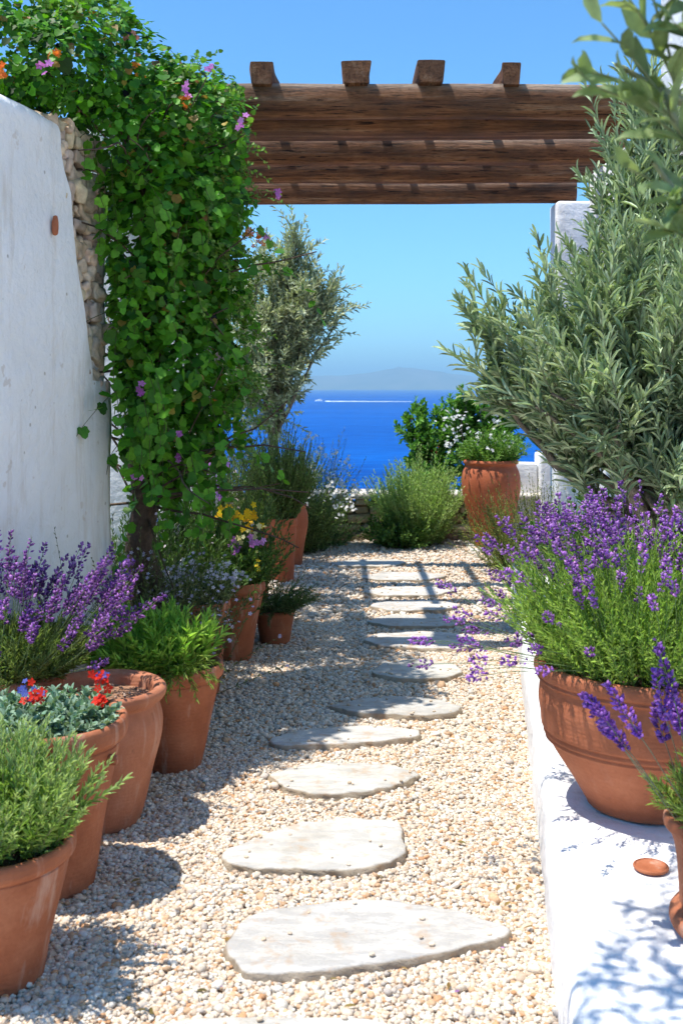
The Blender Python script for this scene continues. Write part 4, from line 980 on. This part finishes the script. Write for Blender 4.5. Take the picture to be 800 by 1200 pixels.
for (lb, base, hbp, nw, fl) in (('green shrub with red tips standing out against the sea', (510, 11.9), ((490, 474), (480, 490), (500, 498), (487, 484), (515, 492), (486, 512), (508, 520), (528, 502), (475, 505), (520, 482), (498, 512)), 260, ((521, 489), (526, 521))),
    ('taller green shrub with white flowers behind the jar', (562, 11.75), ((545, 462), (560, 470), (575, 460), (540, 485), (560, 495), (583, 490), (595, 475), (548, 512), (570, 520), (595, 510), (532, 470), (528, 495), (552, 478), (570, 475), (605, 490)), 380, ((541, 486), (534, 512), (583, 492), (545, 500), (528, 498)))):
    x0, D0 = base; z0 = -.5; c0 = P0(x0, D0, z0); tp = [c0, c0 + [0, 0, .35], c0 + [.02, 0, .7]]
    t, q = olive('oleander', lb, tuple(c0), tp, [W(x, y, D0 + rng.uniform(-.15, .15)) for x, y in hbp], nw, (.10, .24), (c0[0], D0, .4), 18, .082, .034, (.06, .19, .03), (.22, .44, .07), (0, 0, .1), .03, None, LEAF_M, cone=.8, upb=.4, mat='gloss', ang=52)
    t['category'] = 'shrub'; t['group'] = 'oleander shrubs behind the stone wall'; a = Acc()
    if x0 < 530:
        k = q[:, -1][:16]; k = np.repeat(k, 6, 0) + rng.normal(0, .02, (len(k) * 6, 3)); blobs(a, k, .022, mixcol(len(k), (.30, .06, .04), (.45, .14, .07)))
    for fx, fy in fl:
        k = np.array([W(fx, fy, D0 - .28)] * 12) + rng.normal(0, .045, (12, 3)); flowers_at(a, k, .042, mixcol(12, (.80, .80, .76), (.88, .88, .85), .03))
    a.build('blossoms', M['petal'], t)
# near olive: trunk stands right of the picture, twigs hang into its top corner
t = thing('near_olive_branch', 'blurred broad leaved olive twigs hanging close in the top right corner', 'tree', (1.55, 1.55, .1))
a = Acc(); tp = np.array([[(1.55, 1.55, .1), (1.5, 1.6, .8), (1.42, 1.6, 1.5), (1.2, 1.6, 2.1), (1.05, 1.6, 2.45)]]); tubes(a, tp, .05, .03, (.22, .18, .14), 10)
limb = [[(1.3, 1.6, 1.8), W(880, 210, 1.6), W(800, 120, 1.58), W(765, 100, 1.56), W(720, 75, 1.55)], [(1.3, 1.6, 1.8), W(900, 260, 1.6), W(830, 200, 1.55), W(795, 150, 1.55), W(770, 95, 1.55)],
        [(1.3, 1.6, 1.8), W(900, 300, 1.6), W(830, 260, 1.55), W(790, 225, 1.52), W(765, 190, 1.5)], [(1.2, 1.6, 2.1), (.9, 1.7, 2.5), (.5, 1.9, 2.62), (.15, 2.1, 2.6), (-.1, 2.2, 2.5)], [(1.2, 1.6, 2.1), (.9, 2.0, 2.55), (.6, 2.3, 2.7), (.3, 2.4, 2.7), (.05, 2.5, 2.66)], [(1.05, 1.6, 2.45), (.6, 1.5, 2.7), (.2, 1.6, 2.75), (-.3, 1.8, 2.66), (-.6, 1.9, 2.6)], [(1.2, 1.6, 2.1), (.7, 1.6, 2.5), (.3, 1.75, 2.6), (-.05, 1.85, 2.6), (-.35, 1.95, 2.55)]]
limb = np.array(limb); tubes(a, limb, .012, .003, (.30, .32, .18), 6); a.build('trunk', M['bark'], t)
a = Acc()
# framed twigs: start, end in the picture plane, at about a metre and a half
tw = [(850, 235, 705, 30), (800, 120, 715, -25), (800, 150, 680, 85), (830, 200, 700, 105), (800, 130, 745, -50), (860, 260, 760, 120), (860, 300, 735, 200), (850, 330, 790, 225), (870, 340, 775, 270), (850, 120, 790, 30), (860, 60, 770, -20), (840, 300, 790, 240)]
P_ = np.array([[W(x0, y0, 1.60) * (1 - s) + W(x1, y1, 1.50) * s + np.array([0, 0, .02 * math.sin(s * 3)]) for s in np.linspace(0, 1, 7)] for x0, y0, x1, y1 in tw])
tubes(a, P_, .0028, .0014, (.34, .38, .20), 5)
leaves_on(a, P_, 9, .082, .029, 40, (.17, .24, .10), (.34, .43, .20), .05, tmpl=LEAF_M, upn=.2)
b = limb[3:, 1:].reshape(-1, 3); b = np.repeat(b, 11, 0) + rng.normal(0, .07, (len(b) * 11, 3)); p = wand_pts(b, nrm(rng.normal(0, .7, (len(b), 3)) + [-.3, .2, .1]), rng.uniform(.2, .4, len(b)), (0, 0, -.1), 7, .08)
m_ = (p[..., 2] < 1.5 + 470 / F * p[..., 1]).any(1) & (p[..., 0] < .35 * p[..., 1]).any(1); p = p[~m_]
tubes(a, p, .0028, .0014, (.34, .38, .20), 3); leaves_on(a, p, 14, .062, .020, 42, (.13, .24, .06), (.28, .42, .14), .05, tmpl=LEAF_M)
a.build('crown', M['leaf'], t)

# ------------------------------------------------------------------ gravel
def ico(sub):
    g = (1 + 5 ** .5) / 2
    v = [(-1, g, 0), (1, g, 0), (-1, -g, 0), (1, -g, 0), (0, -1, g), (0, 1, g), (0, -1, -g), (0, 1, -g), (g, 0, -1), (g, 0, 1), (-g, 0, -1), (-g, 0, 1)]
    f = [(0, 11, 5), (0, 5, 1), (0, 1, 7), (0, 7, 10), (0, 10, 11), (1, 5, 9), (5, 11, 4), (11, 10, 2), (10, 7, 6), (7, 1, 8), (3, 9, 4), (3, 4, 2), (3, 2, 6), (3, 6, 8), (3, 8, 9), (4, 9, 5), (2, 4, 11), (6, 2, 10), (8, 6, 7), (9, 8, 1)]
    v = [np.array(nrm(q)) for q in v]
    for _ in range(sub):
        mid = {}; nf = []
        def m(i, j):
            k = (min(i, j), max(i, j))
            if k not in mid: mid[k] = len(v); v.append(nrm(v[i] + v[j]))
            return mid[k]
        for x, y, z in f:
            a_, b_2, c_ = m(x, y), m(y, z), m(z, x); nf += [(x, a_, c_), (y, b_2, a_), (z, c_, b_2), (a_, b_2, c_)]
        f = nf
    return np.array(v), np.array(f)
acc = Acc()
def pebbles(n, D0, D1, sub, size, zoff):
    D = D0 + (D1 - D0) * rng.random(n); x0 = np.maximum(-.345 * D - .05, -1.6); x1 = ledge_x(D) + .01
    x1 = np.where(D > 8.1, 1.9, x1); x1 = np.minimum(x1, .33 * D + .2)
    x = x0 + (x1 - x0) * rng.random(n)
    m_ = rng.random(n) < (x1 - x0) / (x1 - x0).max(); x, D = x[m_], D[m_]
    for O in SLAB_POLY:
        c = O.mean(0); m_ = in_poly(x, D, c + (O - c) * .97); x, D = x[~m_], D[~m_]
    for px_, py_, rb in POTS:
        m_ = (x - px_) ** 2 + (D - py_) ** 2 < (rb * .95) ** 2; x, D = x[~m_], D[~m_]
    n = len(x); S = size * np.exp(rng.normal(0, .22, n))
    big = rng.random(n) < .012; S[big] *= 1.6
    sc3 = np.stack([S * rng.uniform(.85, 1.35, n), S * rng.uniform(.7, 1.05, n), S * rng.uniform(.5, .8, n)], 1)
    P = np.stack([x, D, zoff + S * .12 + rng.random(n) * S * .35], 1); P[:, 2] += vnoise(P * [1, 1, 0], .35) * .010
    an = rng.random(n) * 6.28; y = np.stack([np.cos(an), np.sin(an), rng.normal(0, .3, n)], 1); Rm = frames(y, np.array([0, 0, 1.]) + rng.normal(0, .3, (n, 3)))
    base = np.array([(.74, .62, .48), (.66, .51, .37), (.78, .71, .60), (.60, .39, .23), (.56, .49, .42), (.62, .34, .17), (.72, .54, .38)])
    C = base[rng.choice(7, n, p=[.30, .19, .25, .09, .07, .03, .07])] * rng.uniform(.82, 1.12, (n, 1))
    NV = 8; w_ = rng.integers(0, NV, n)
    for k in range(NV):
        tv, tf = ico(sub); q = tv * (1 + vnoise(tv + k * 7.3, .75) * .55)[:, None]; q = q + np.sign(q) * 0
        s_ = w_ == k
        if s_.any(): inst(acc, q * .5, tf, P[s_], Rm[s_], sc3[s_], C[s_])
pebbles(30000, 2.2, 3.3, 1, .0142, 0.0); pebbles(16000, 2.2, 3.3, 0, .014, .005)
pebbles(42000, 3.3, 4.6, 0, .0148, .001); pebbles(15000, 3.3, 4.6, 0, .014, .005)
pebbles(62000, 4.6, 7.0, 0, .0175, .002); pebbles(40000, 7.0, 10.75, 0, .024, .002)
# a few pebbles kicked on to the slabs
for O in SLAB_POLY:
    c = O.mean(0); n = 9; k = rng.integers(0, len(O), n); q = c + (O[k] - c) * rng.uniform(.5, .96, n)[:, None]; S = rng.uniform(.008, .016, n)
    tv, tf = ico(1); tv = tv * (1 + vnoise(tv + 3, .75) * .5)[:, None]
    inst(acc, tv * .5, tf, np.stack([q[:, 0], q[:, 1], SLZ + S * .25], 1), frames(rng.normal(0, 1, (n, 3)) * [1, 1, .1], np.tile([0, 0, 1.], (n, 1))), np.stack([S * 1.2, S, S * .65], 1), mixcol(n, (.74, .62, .48), (.60, .45, .30), .1))
kind(acc.build('gravel', M['pebble']), 'stuff', 'cream and tan pebbles covering the garden path')

# dry leaves and dropped petals on the gravel
a = Acc(); n = 170; q = np.array([ground_pt(x, y) for x, y in zip(rng.uniform(150, 640, n), 640 + 560 * rng.random(n) ** 1.2)])
k = (q[:, 0] < ledge_x(q[:, 1]) - .03) & (q[:, 0] > -.9); q = q[k]; q[:, 2] = .022; n = len(q); nr = nrm(np.array([0, 0, 1.]) + rng.normal(0, .35, (n, 3)))
C = mixcol(n, (.34, .20, .07), (.20, .17, .06)); pk = rng.random(n) < .3; C[pk] = mixcol(int(pk.sum()), (.35, .14, .45), (.55, .35, .6)); L = rng.uniform(.014, .034, n) * np.where(pk, .5, 1)
inst(a, LEAF_M[0], LEAF_M[1], q, frames(rng.normal(0, 1, (n, 3)) * [1, 1, .1], nr), np.stack([L * .4, L, L], 1), C)
kind(a.build('fallen_leaves', M['leaf']), 'stuff', 'dry leaves and purple petals dropped on the gravel')
